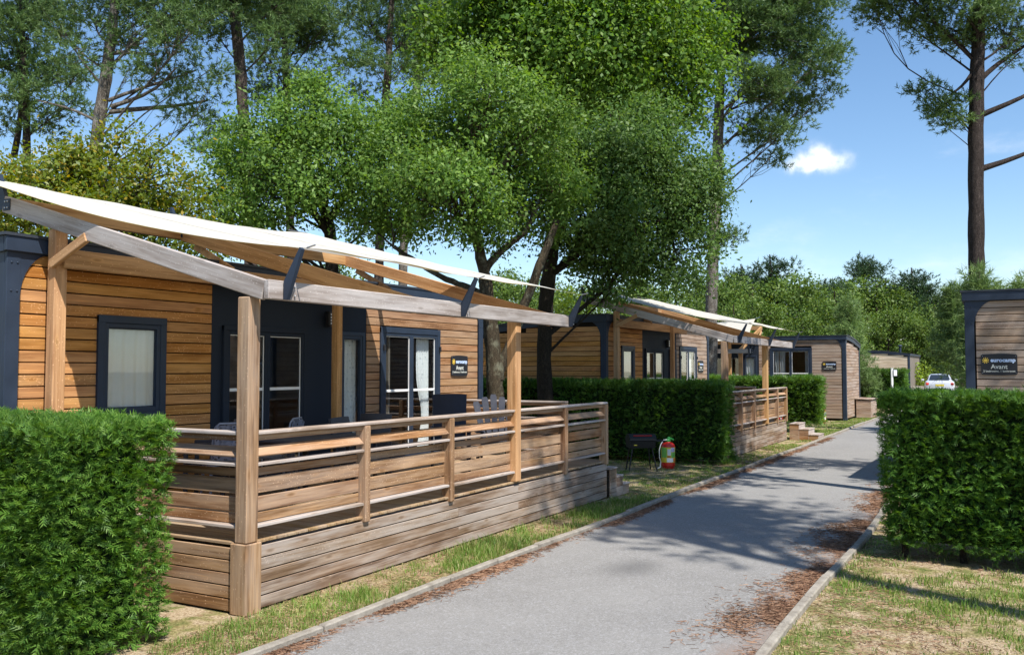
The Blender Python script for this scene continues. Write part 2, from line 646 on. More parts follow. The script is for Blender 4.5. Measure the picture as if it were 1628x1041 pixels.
L_HOLM = mk_leaf('holm_oak_leaf', [(.065, .135, .024), (.105, .20, .036), (.15, .26, .05), (.22, .33, .09)], .42, .5, .28)
L_HOLM_SHADE = mk_leaf('shaded_holm_leaf', [(.048, .10, .022), (.075, .15, .032), (.11, .195, .044), (.15, .235, .07)], .38, .5, .28)  # holm oak colour darkened to carry the shade on the right-hand tree
L_OAK = mk_leaf('oak_leaf', [(.06, .135, .02), (.092, .19, .028), (.13, .235, .036), (.185, .285, .06)], .4, .5, .25)
L_YEL = mk_leaf('yellowing_leaf', [(.075, .125, .014), (.125, .18, .018), (.19, .22, .022), (.11, .165, .02), (.16, .21, .025), (.36, .26, .02)], .38, .45, .35)
L_PINE = mk_leaf('pine_needle', [(.048, .10, .03), (.08, .15, .045), (.115, .195, .06), (.16, .235, .085)], .28, .5, .3)
L_PINEY = mk_leaf('young_pine_needle', [(.10, .18, .05), (.16, .25, .08), (.22, .31, .11)], .2, .5, .3)
L_HEDGE = mk_leaf('cypress_spray', [(.046, .12, .017), (.078, .178, .025), (.118, .235, .035), (.18, .30, .055)], .3, .5, .3)
L_HEDGE_SHADE = mk_leaf('dark_cypress_spray', [(.034, .09, .016), (.058, .142, .022), (.092, .198, .03), (.15, .27, .048)], .34, .5, .3)  # same cypress as above, darkened: shade on the hedges put into the colour
L_FAR = mk_leaf('wood_leaf', [(.055, .105, .02), (.085, .15, .028), (.12, .195, .036), (.17, .235, .055)], .33, .5, .25)
L_FARD = mk_leaf('wood_pine_leaf', [(.025, .055, .022), (.04, .08, .03), (.06, .105, .038)], .15, .5, .25)
L_SHRUB = mk_leaf('shrub_leaf', [(.12, .2, .02), (.2, .3, .03), (.28, .36, .05)], .3, .5, .25)
L_GRASS = mk_leaf('grass_blade', [(.08, .17, .025), (.13, .24, .04), (.19, .30, .06), (.26, .32, .09), (.42, .37, .17)], .35, .5, .3)
L_CORE = flat('hedge_inner_twigs', (.012, .022, .008), .9, .1, 0, .5, 12)  # near-black stands in for the shade deep inside a hedge
L_LITTER = mk_leaf('dry_needle', [(.15, .08, .048), (.24, .13, .078), (.36, .22, .135), (.10, .055, .034)], .05, .7, .2)


def mk_bark(name, dark, light, lichen=None, vs=1.0):
    t = NT(name)
    v = t.coords(scale=(9 * vs, 9 * vs, 2.4 * vs))
    vo = t.n('ShaderNodeTexVoronoi', feature='DISTANCE_TO_EDGE')
    nd = t.n('ShaderNodeVectorMath', operation='ADD')
    n3 = t.n('ShaderNodeTexNoise'); n3.inputs['Scale'].default_value = 2.5
    t.l(v, n3.inputs['Vector'])
    t.l(v, nd.inputs[0]); t.l(n3.outputs['Color'], nd.inputs[1])
    t.l(nd.outputs[0], vo.inputs['Vector'])
    crack = t.mapr(vo.outputs['Distance'], 0, .22)
    nz = t.noise(v, 1.5, 6, .65)
    c = t.mix(crack, tuple(x * .45 for x in dark), t.mix(t.mapr(nz, .3, .7), dark, light))
    if lichen:
        ln = t.noise(t.coords(scale=(1, 1, .6)), 7, 6, .65)
        c = t.mix(t.mapr(ln, .52, .66, 0, .75), c, lichen)
    h = t.math('ADD', t.math('MULTIPLY', crack, .7), t.math('MULTIPLY', nz, .5))
    t.principled(c, .88, .15, t.bump(h, .9, .03))
    return t.m


B_PINE = mk_bark('pine_bark', (.10, .075, .062), (.25, .205, .18))
B_PINEG = mk_bark('grey_pine_bark', (.16, .135, .115), (.36, .325, .29), (.42, .40, .36))
B_PINED = mk_bark('dark_pine_bark', (.055, .042, .038), (.13, .105, .095))
B_OAK = mk_bark('oak_bark', (.09, .068, .045), (.22, .175, .115), (.34, .34, .24), 1.6)
B_OAKD = mk_bark('dark_oak_bark', (.045, .035, .026), (.10, .08, .058), None, 1.6)


def mk_ground():
    t = NT('sandy_grass_ground')
    v = t.coords()
    big = t.noise(v, .55, 5, .6)
    med = t.noise(v, 2.6, 6, .65)
    fine = t.noise(v, 38, 5, .7)
    vf = t.noise(v, 140, 3, .6)
    sand = t.mix(t.mapr(fine, .38, .62), (.26, .18, .105), (.60, .49, .34))
    straw = t.mix(t.mapr(fine, .38, .62), (.17, .13, .055), (.46, .38, .18))
    green = t.mix(t.mapr(fine, .35, .65), (.05, .085, .018), (.14, .19, .045))
    litter = t.mix(t.mapr(vf, .35, .65), (.12, .06, .03), (.30, .16, .085))
    c = t.mix(t.mapr(med, .42, .58, 0, 1, True), sand, straw)
    c = t.mix(t.mapr(t.math('ADD', t.math('MULTIPLY', big, .5), t.math('MULTIPLY', med, .5)), .47, .58, 0, .8, True), c, green)
    c = t.mix(t.mapr(t.noise(v, 5.5, 6, .7), .56, .68, 0, .75), c, litter)
    c = t.mix(t.mapr(vf, .3, .7, 0, .35), c, t.mix(.5, c, (.08, .06, .04)))
    h = t.math('ADD', t.math('MULTIPLY', med, .6), t.math('ADD', t.math('MULTIPLY', fine, .35), t.math('MULTIPLY', vf, .12)))
    t.principled(c, .95, .1, t.bump(h, .8, .06))
    return t.m


def mk_asphalt():
    t = NT('worn_asphalt')
    v = t.coords()
    grit = t.noise(v, 85, 4, .8)
    g2 = t.noise(v, 95, 4, .7)
    med = t.noise(v, 3.0, 6, .65)
    big = t.noise(v, .5, 4, .55)
    c = t.mix(t.mapr(grit, .32, .68), (.125, .119, .112), (.35, .338, .322))
    vo = t.n('ShaderNodeTexVoronoi'); vo.inputs['Scale'].default_value = 62
    t.l(v, vo.inputs['Vector'])
    sp = t.n('ShaderNodeSeparateColor'); t.l(vo.outputs['Color'], sp.inputs[0])
    c = t.mix(t.math('MULTIPLY', t.mapr(sp.outputs[0], .7, 1.0), .55), c, (.40, .40, .41))
    c = t.mix(t.mapr(med, .35, .7, 0, .4), c, (.19, .184, .176))
    c = t.mix(t.mapr(big, .4, .65, 0, .35), c, (.31, .30, .285))
    # needle dust: brown stains towards both edges, patchy
    sx = t.n('ShaderNodeSeparateXYZ'); t.l(v, sx.inputs[0])
    y = sx.outputs['Y']
    eR = t.mapr(y, 1.75, 2.5, 1, 0)
    eL = t.mapr(y, 4.75, 5.15, 0, .7)
    edge = t.math('MAXIMUM', eR, eL)
    pn = t.noise(v, 1.7, 6, .7)
    st = t.mapr(t.math('ADD', t.math('MULTIPLY', edge, .55), t.math('MULTIPLY', pn, .7)), .55, .82, 0, .5, True)
    fineb = t.noise(v, 70, 4, .7)
    br = t.mix(t.mapr(fineb, .35, .65), (.15, .08, .05), (.31, .19, .125))
    c = t.mix(t.math('MULTIPLY', st, t.mapr(fineb, .3, .55)), c, br)
    ck = t.n('ShaderNodeTexVoronoi', feature='DISTANCE_TO_EDGE'); ck.inputs['Scale'].default_value = .55
    wn = t.n('ShaderNodeTexNoise'); wn.inputs['Scale'].default_value = 2.2; wn.inputs['Detail'].default_value = 6
    t.l(v, wn.inputs['Vector'])
    wa = t.n('ShaderNodeVectorMath', operation='ADD'); t.l(v, wa.inputs[0]); t.l(wn.outputs['Color'], wa.inputs[1])
    t.l(wa.outputs[0], ck.inputs['Vector'])
    crk = t.math('MULTIPLY', t.mapr(ck.outputs['Distance'], .002, .010, 1, 0), t.mapr(t.noise(v, .8, 3), .48, .6, 0, .16))
    c = t.mix(crk, c, (.05, .046, .042))
    c = t.mix(t.mapr(t.noise(v, 14, 5, .75), .52, .72, 0, .35), c, (.11, .106, .10))
    # a dark oil stain
    dx = t.math('SUBTRACT', sx.outputs['X'], 9.6); dy = t.math('SUBTRACT', y, 3.75)
    r = t.math('SQRT', t.math('ADD', t.math('MULTIPLY', dx, dx), t.math('MULTIPLY', t.math('MULTIPLY', dy, dy), 2.4)))
    c = t.mix(t.math('MULTIPLY', t.mapr(t.math('ADD', r, t.math('MULTIPLY', med, .5)), .3, .95, 1, 0, True), .45), c, (.05, .05, .052))
    h = t.math('ADD', t.math('MULTIPLY', grit, .5), t.math('MULTIPLY', g2, .5))
    t.principled(c, .85, .25, t.bump(h, .7, .012))
    return t.m


def mk_concrete():
    t = NT('kerb_concrete')
    v = t.coords(rnd=1)
    a = t.noise(v, 6, 6, .7); b = t.noise(v, 90, 3, .6)
    c = t.mix(t.mapr(a, .3, .7), (.20, .175, .145), (.42, .385, .33))
    c = t.mix(t.mapr(b, .3, .7, 0, .3), c, (.15, .13, .10))
    t.principled(c, .9, .15, t.bump(t.math('ADD', a, b), .6, .01))
    return t.m


M_GROUND, M_ASPH, M_CONC = mk_ground(), mk_asphalt(), mk_concrete()

# ------------------------------------------------------------------ ground, path, kerbs
PY0, PY1 = 1.78, 5.14


def strip(name, y0, y1, xs, z, mat):
    vs, fs = [], []
    for i, x in enumerate(xs):
        vs += [(x, y0, gz(x) + z), (x, y1, gz(x) + z)]
        if i: fs.append([2 * i - 2, 2 * i, 2 * i + 1, 2 * i - 1])
    me = bpy.data.meshes.new(name)
    me.from_pydata(vs, [], fs)
    me.materials.append(mat)
    return props(link(name, me), kind='structure')


XS = [-120, -40, 0, 10, 20, 30, 40, 46, 48, 50, 52, 54, 56, 58, 62, 80, 120, 200, 420]
strip('ground', -320, 420, XS, 0, M_GROUND)
strip('path', PY0, PY1, [-30, -10] + [x for x in XS if 0 <= x <= 62] + [70], .004, M_ASPH)
strip('car_park', -3.0, 1.77, [54, 56, 58, 62, 76], .006, M_ASPH)

for nm, y, x0, x1 in (('kerb_north', PY1 + .045, -2, 44), ('kerb_south', PY0 - .045, -2, 40)):
    kb = bpy.data.objects.new(nm, None); COL.objects.link(kb)
    props(kb, kind='structure')
    x = x0
    while x < x1:
        L = 1.0
        wob = .02 * math.sin(x * .9) + .025 * math.sin(x * .37 + 1)
        piece('kerb_stone', (L - .012, .085, .2), (x + L / 2, y + wob, -.035 + random.uniform(-.008, .008)), M_CONC, kb,
              (random.uniform(-.03, .03), random.uniform(-.004, .004), .02 * math.cos(x * .9) + random.uniform(-.006, .006)), .012)
        x += L

# ------------------------------------------------------------------ lodges
ROW = 0.13
ZT = 3.47            # underside of the fascia at the front


def text_mesh(body, size, mat, weight=0.0, ext=.0015):
    cu = bpy.data.curves.new('lettering', 'FONT')
    cu.body = body
    cu.size = size
    cu.align_x = 'CENTER'
    cu.extrude = ext
    cu.offset = weight
    cu.resolution_u = 3
    ob = bpy.data.objects.new('lettering', cu)
    COL.objects.link(ob)
    dg = bpy.context.evaluated_depsgraph_get()
    me = bpy.data.meshes.new_from_object(ob.evaluated_get(dg))
    bpy.data.objects.remove(ob)
    bpy.data.curves.remove(cu)
    me.materials.clear()
    me.materials.append(mat)
    return me


_txt = {}


def sign(label, loc, rotz):
    """name board; its local x runs along the wall, local -y faces the viewer"""
    r = empty('name_sign', label, 'sign', loc, rotz, 'name boards on the lodges')
    w, h = .58, .37
    mb = MB()
    poly = [(-w / 2, -h / 2 + .02), (-w / 2 + .02, -h / 2)]
    poly += [(w * (t - .5) * .93, -h / 2 - .012 * math.sin(math.pi * t)) for t in np.linspace(0.03, .97, 9)]
    poly += [(w / 2 - .02, -h / 2), (w / 2, -h / 2 + .02), (w / 2, h / 2 - .02), (w / 2 - .02, h / 2)]
    poly += [(w * (t - .5) * .93, h / 2 + .012 * math.sin(math.pi * t)) for t in np.linspace(.97, .03, 9)]
    poly += [(-w / 2 + .02, h / 2), (-w / 2, h / 2 - .02)]
    mb.prism(poly, 1, -.012, .004)
    mb.build('board', M_SIGN, r)
    if not _txt:
        _txt['a'] = text_mesh('eurocamp', .098, M_LOGOB, .0035)
        _txt['b'] = text_mesh('Avant', .112, M_LETTER, .0015)
        _txt['c'] = text_mesh('2 bedrooms, 1 bathroom', .05, M_LETTER, .0004)
    for k, x, z in (('a', .062, .048), ('b', 0, -.075), ('c', 0, -.135)):
        link('lettering', _txt[k], r, (x, -.0145, z), (math.pi / 2, 0, 0))
    sm = MB()
    c = (-.215, .075)
    n = 20
    sm.prism([(c[0] + .026 * math.cos(2 * math.pi * i / n), c[1] + .026 * math.sin(2 * math.pi * i / n)) for i in range(n)], 1, -.016, -.013)
    for i in range(9):
        a = 2 * math.pi * i / 9 + .2
        d, q = np.array([math.cos(a), math.sin(a)]), np.array([-math.sin(a), math.cos(a)])
        p = np.array(c)
        sm.prism([tuple(p + d * .031 - q * .006), tuple(p + d * .055 - q * .007), tuple(p + d * .055 + q * .007), tuple(p + d * .031 + q * .006)], 1, -.016, -.013)
    sm.build('sun_emblem', M_LOGOY, r)
    for sx in (-1, 1):
        for sz in (-1, 1):
            MB().lathe([(.0045, 0), (.0045, .003), (.002, .004)], n=8).build('screw', M_ZINC, r, (sx * (w / 2 - .025), -.0125, sz * (h / 2 - .03)), (math.pi / 2, 0, 0))
    return r


def hz_(y, D, zf=3.62, drop=.32):
    return zf - drop * max(0, min(1, y / D)) ** 1.6


def cells(x0, x1, z0, z1, ops):
    xs = sorted({x0, x1} | {v for o in ops for v in (o[0], o[1])})
    zs = sorted({z0, z1} | {v for o in ops for v in (o[2], o[3])})
    for a, b in zip(xs, xs[1:]):
        for c, d in zip(zs, zs[1:]):
            mx, mz = (a + b) / 2, (c + d) / 2
            if not any(o[0] < mx < o[1] and o[2] < mz < o[3] for o in ops):
                yield a, b, c, d


def spans(x0, x1, za, zb, ops):
    cur = [(x0, x1)]
    for o in ops:
        if o[2] < zb - .015 and o[3] > za + .015:
            nxt = []
            for a, b in cur:
                if o[1] <= a or o[0] >= b: nxt.append((a, b)); continue
                if o[0] - a > .04: nxt.append((a, o[0]))
                if b - o[1] > .04: nxt.append((o[1], b))
            cur = nxt
    return cur


def curtain(parent, x0, x1, z0, z1, y, mat, pinch=0.0):
    n = 40
    vs, fs = [], []
    zs = np.linspace(z0, z1, 9)
    for z in zs:
        t = (z - z0) / (z1 - z0)
        k = 1 - pinch * math.exp(-((t - .3) / .22) ** 2)
        for i in range(n + 1):
            u = i / n
            x = x0 + (x1 - x0) * (1 - (1 - u) * k)
            vs.append((x, y + .022 * math.sin(u * 31 + .6 * math.sin(3 * t)) * (.6 + .4 * (1 - t)), z))
    for j in range(8):
        for i in range(n):
            a = j * (n + 1) + i
            fs.append([a, a + 1, a + n + 2, a + n + 1])
    me = bpy.data.meshes.new('curtain')
    me.from_pydata(vs, [], fs)
    me.materials.append(mat)
    for p in me.polygons: p.use_smooth = True
    return link('curtain', me, parent)


def glazed(root, name, x0, x1, z0, z1, leaves, bars, fw=.075, frame=None, handles=False):
    """window or door leaves in a dark frame: frame mesh > pane, inner_frame, glazing_bar, handle"""
    mb = MB()
    y0, dp = -.022, .10
    fr = frame or M_STEEL
    mb.box(((x0 + x1) / 2, y0 + .03, z1 - fw / 2), (x1 - x0, dp, fw), .006)
    mb.box(((x0 + x1) / 2, y0 + .03, z0 + fw / 2), (x1 - x0, dp, fw), .006)
    mb.box((x0 + fw / 2, y0 + .03, (z0 + z1) / 2), (fw, dp - .004, z1 - z0 - .01), .006)
    mb.box((x1 - fw / 2, y0 + .03, (z0 + z1) / 2), (fw, dp - .004, z1 - z0 - .01), .006)
    w = (x1 - x0 - 2 * fw) / leaves
    inner = []
    for k in range(leaves):
        a, b = x0 + fw + k * w, x0 + fw + (k + 1) * w
        s = .052
        for c, sz in ((((a + s / 2), 0, (z0 + z1) / 2), (s, .06, z1 - z0 - 2 * fw)), (((b - s / 2), 0, (z0 + z1) / 2), (s, .06, z1 - z0 - 2 * fw)),
                      (((a + b) / 2, 0, z1 - fw - s / 2), (w - 2 * s, .058, s)), (((a + b) / 2, 0, z0 + fw + s / 2), (w - 2 * s, .058, s))):
            mb.box(c, sz, .004)
        inner.append((a + s, b - s, z0 + fw + s, z1 - fw - s))
    f = mb.build(name, fr, root)
    for (a, b, c, d) in inner:
        MB().box(((a + b) / 2, .004, (c + d) / 2), (b - a + .01, .006, d - c + .01)).build('pane', M_GLASS, f)
        ib = MB()
        t = .014
        ib.box((a + t / 2, -.004, (c + d) / 2), (t, .008, d - c)).box((b - t / 2, -.004, (c + d) / 2), (t, .008, d - c))
        ib.box(((a + b) / 2, -.004, d - t / 2), (b - a - 2 * t, .008, t)).box(((a + b) / 2, -.004, c + t / 2), (b - a - 2 * t, .008, t))
        ib.build('glazing_bead', M_WHITE if bars else fr, f)
        for zb in bars:
            if c < zb < d:
                piece('glazing_bar', (b - a - .002, .014, .042), ((a + b) / 2, -.006, zb), M_WHITE, f, ch=.003)
    if handles:
        for xh in (x0 + fw * .6, x1 - fw * .4):
            for zz in (z0 + .42, z0 + 1.95):
                piece('hinge', (.035, .03, .1), (xh, y0 - .04, zz), M_BLACK, f, ch=.006)
    return f


def lodge(label, loc, rotz, L=9.72, D=4.0, front='cladding', right='cladding_worn', end='cladding', kind='door', o=0.0, dark=(2.78, 6.05),
          front_on=True, group='timber lodges', z0=.10, seed=1):
    rr = random.Random(seed)
    root = empty('lodge', label, 'cabin', loc, rotz, group)
    # ---- openings of the front: x0,x1,z0,z1
    win = (1.10, 2.0, 1.66, 2.83)
    dk = (dark[0], dark[1], z0, ZT)
    dr = (6.42 + o, 8.17 + o, .64, 2.92) if kind == 'door' else (6.40 + o, 8.17 + o, 1.72, 3.12)
    ops = [win, dk, dr] if front_on else []
    fwm = MB()
    for a, b, c, d in cells(.03, L - .03, z0, ZT + .05, ops):
        fwm.box(((a + b) / 2, .045, (c + d) / 2), (b - a, .05, d - c))
    fwall = fwm.build('front_wall', M_BLACKB, root)
    nrow = int((ZT - z0) / ROW)
    for r in range(nrow + 1):
        za = z0 + r * ROW
        zb = min(za + ROW - .013, ZT - .004)
        if zb - za < .03: continue
        for a, b in spans(.15, L - .15, za, zb, ops):
            fam = right if a > dark[1] - .1 and front_on else front
            piece('plank', (b - a - .004, .022, zb - za), ((a + b) / 2, .009 + rr.uniform(-.0015, .0015), (za + zb) / 2 + rr.uniform(-.0015, .0015)), fam, fwall,
                  (rr.uniform(-.01, .01), rr.uniform(-.0006, .0006), 0), .009)
    # ---- end walls
    for side, x in (('left', 0.0), ('right', L)):
        s = -1 if side == 'left' else 1
        wb = MB()
        ys = np.linspace(.02, D - .02, 9)
        poly = [(y, hz_(y, D) - .12) for y in ys] + [(D - .02, z0), (.02, z0)]
        wb.prism(poly, 0, x - s * .02, x - s * .07)
        ew = wb.build(side.replace('left', 'end').replace('right', 'end') + '_wall', M_BLACKB, root)
        for r in range(nrow + 1):
            za = z0 + r * ROW
            zb = za + ROW - .013
            ymax = D - .15
            while ymax > .4 and hz_(ymax, D) - .14 < zb: ymax -= .1
            if ymax < .6: continue
            piece('plank', (.022, ymax - .15, zb - za), (x - s * (.009 + rr.uniform(-.0015, .0015)), (ymax + .15) / 2, (za + zb) / 2 + rr.uniform(-.0015, .0015)), end, ew,
                  (rr.uniform(-.0006, .0006), rr.uniform(-.01, .01), 0), .009)
    # ---- back wall, floor, ceiling inside
    bw = MB()
    bw.box((L / 2, D - .045, (z0 + 3.2) / 2), (L - .06, .05, 3.2 - z0))
    bw.build('back_wall', M_INNER, root)
    MB().box((L / 2, D / 2, .58), (L - .16, D - .16, .06)).build('floor', M_INNER, root)
    MB().box((L * .7, D / 2, 1.85), (.05, D - .2, 2.5)).build('partition', M_INNER, root)
    # ---- steel corner frames with curved gussets
    for side, x in (('left', 0.0), ('right', L)):
        s = 1 if side == 'left' else -1
        for yy, t in ((0.0, 1), (D, -1)):
            zt = ZT + .01 if t == 1 else hz_(D, D) - .14
            cb = MB()
            cw = .155
            ox, oy = x - s * .028, yy - t * .028
            cb.box((ox + s * cw / 2, oy + t * .02, (zt + .02) / 2), (cw, .04, zt - .02), .006)
            cb.box((ox + s * .02, oy + t * (cw / 2 + .02), (zt + .02) / 2), (.04, cw - .04, zt - .02), .006)
            Rx, Rz = .36, .5
            for ax in (0, 1):
                pts = []
                for q in np.linspace(math.pi / 2, 0, 9):
                    pts.append((cw - .003 + Rx - Rx * math.cos(q), zt - Rz + Rz * math.sin(q)))
                pts.append((cw - .003, zt))
                if t == -1 and ax == 1: continue
                if ax == 0:
                    cb.prism([(ox + s * p, z) for p, z in pts], 1, oy + t * .004, oy + t * .036)
                else:
                    cb.prism([(oy + t * p, z) for p, z in pts], 0, ox + s * .004, ox + s * .036)
            cf = cb.build('corner_frame', M_STEEL, root)
            if t == 1:
                for zz in (zt - .12, zt - .42, 1.5, .8):
                    for q in (.05, .115):
                        MB().lathe([(.011, 0), (.011, .006), (.006, .01)], n=8).build('bolt', M_STEEL, cf, (ox + s * q, oy - .001, zz), (math.pi / 2, 0, 0))
    # ---- fascia and curved roof
    fb = MB()
    fb.box((L / 2, -.045, ZT + .085), (L + .13, .05, .165), .008)
    fb.box((L / 2, D + .045, hz_(D, D) - .055), (L + .13, .05, .165), .008)
    ys = np.linspace(-.018, D + .018, 12)
    for x in (-.04, L + .04):
        fb.prism([(y, hz_(y, D) + .012) for y in ys] + [(y, hz_(y, D) - .15) for y in ys[::-1]], 0, x - .024, x + .024)
    fb.build('fascia', M_STEEL, root)
    rb = MB()
    ys = np.linspace(-.085, D + .085, 14)
    rb.prism([(y, hz_(y, D) + .048 + .03 * math.sin(math.pi * (y + .085) / (D + .17))) for y in ys] + [(y, hz_(y, D) + .016) for y in ys[::-1]], 0, -.09, L + .09)
    rb.build('roof', M_ROOFS, root)
    if not front_on:
        return root
    # ---- window with a drawn blind
    f = glazed(root, 'window', win[0] - .03, win[1] + .03, win[2] - .03, win[3] + .03, 1, [], .09)
    curtain(f, win[0] + .05, win[1] - .03, win[2] + .03, win[3] - .03, .05, M_BLIND, .0)
    # ---- dark panel with two glazed doors, a lamp and a narrow window
    x0, x1 = dark
    dp = MB()
    gd = (x0 + .2, x0 + 1.8, .64, 2.80)
    nw = (x1 - .68, x1 - .1, .9, 2.80)
    for a, b, c, d in cells(x0 + .003, x1 - .003, z0, ZT + .002, [gd, nw]):
        dp.box(((a + b) / 2, .03, (c + d) / 2), (b - a, .05, d - c))
    pn = dp.build('dark_panel', M_PANEL, root)
    g = glazed(root, 'glazed_door', gd[0] - .02, gd[1] + .02, gd[2] - .01, gd[3] + .02, 2, [1.22, 1.95], .07, M_PANEL)
    g2 = glazed(root, 'narrow_window', nw[0] - .02, nw[1] + .02, nw[2] - .02, nw[3] + .02, 1, [], .06)
    curtain(g2, nw[0] + .03, nw[1] - .05, nw[2] + .04, nw[3] - .1, .10, M_CPRINT, .35)
    lm = piece('wall_lamp', (.13, .1, .24), (x1 - .98, -.06, 3.0), M_BLACK, root, ch=.02)
    for k in range(4):
        piece('lamp_louvre', (.085, .012, .026), (x1 - .98, -.114, 2.93 + k * .046), M_WHITE, lm).location = (0, -.053, -.069 + k * .046)
    # ---- right-hand bay
    if kind == 'door':
        h = glazed(root, 'french_door', dr[0] - .02, dr[1] + .02, dr[2], dr[3] + .02, 2, [1.28, 1.86], .1, M_STEEL, True)
        curtain(h, dr[0] + 1.22, dr[1] - .15, .8, dr[3] - .15, .12, M_CPRINT, .5)
    else:
        h = glazed(root, 'window', dr[0] - .02, dr[1] + .02, dr[2], dr[3] + .02, 2, [2.02], .1, M_STEEL)
        curtain(h, dr[0] + .12, dr[0] + .62, dr[2] + .1, dr[3] - .12, .12, M_CURT, .1)
        curtain(h, dr[1] - .3, dr[1] - .14, dr[2] + .1, dr[3] - .12, .12, M_CURT, .1)
    return root


def RL(loc, rotz, x, y, z=0.0):
    c, s = math.cos(rotz), math.sin(rotz)
    return (loc[0] + c * x - s * y, loc[1] + s * x + c * y, loc[2] + z)


H1, H2, H3, HR = (5.68, 9.2, 0), (21.72, 9.2, 0), (40.6, 15.4, 0), (18.5, .66, 0)
lodge('timber lodge with warm orange boards behind the nearest terrace', H1, 0, seed=1)
lodge('second timber lodge along the path, behind the mid hedge', H2, 0, L=9.15, right='cladding_grey', end='cladding', o=-.42, dark=(2.7, 5.72), seed=2)
lodge('weathered timber lodge turned end-on to the path beside the wooden bin', H3, -math.pi / 2, L=9.3, front='cladding_grey', right='cladding_grey', end='cladding_grey', kind='window', o=-.27, dark=(3.2, 5.62), seed=3)
lodge('grey-brown lodge on the opposite side of the path behind the big hedge', HR, -math.pi / 2, L=4.1, D=9.0, front='cladding_grey', end='cladding_grey', front_on=False, seed=4)
sign('dark name board beside the french door of the nearest lodge', RL(H1, 0, 8.87, -.016, 2.29), 0)
sign('dark name board at the end of the second lodge by its glazed door', RL(H2, 0, 8.22, -.016, 2.31), 0)
sign('dark name board beside the twin window of the lodge turned end-on', RL(H3, -math.pi / 2, 8.64, -.016, 2.35), -math.pi / 2)
sign('dark name board on the lodge behind the big hedge opposite', (18.5 - .016, .145, 2.31), -math.pi / 2)


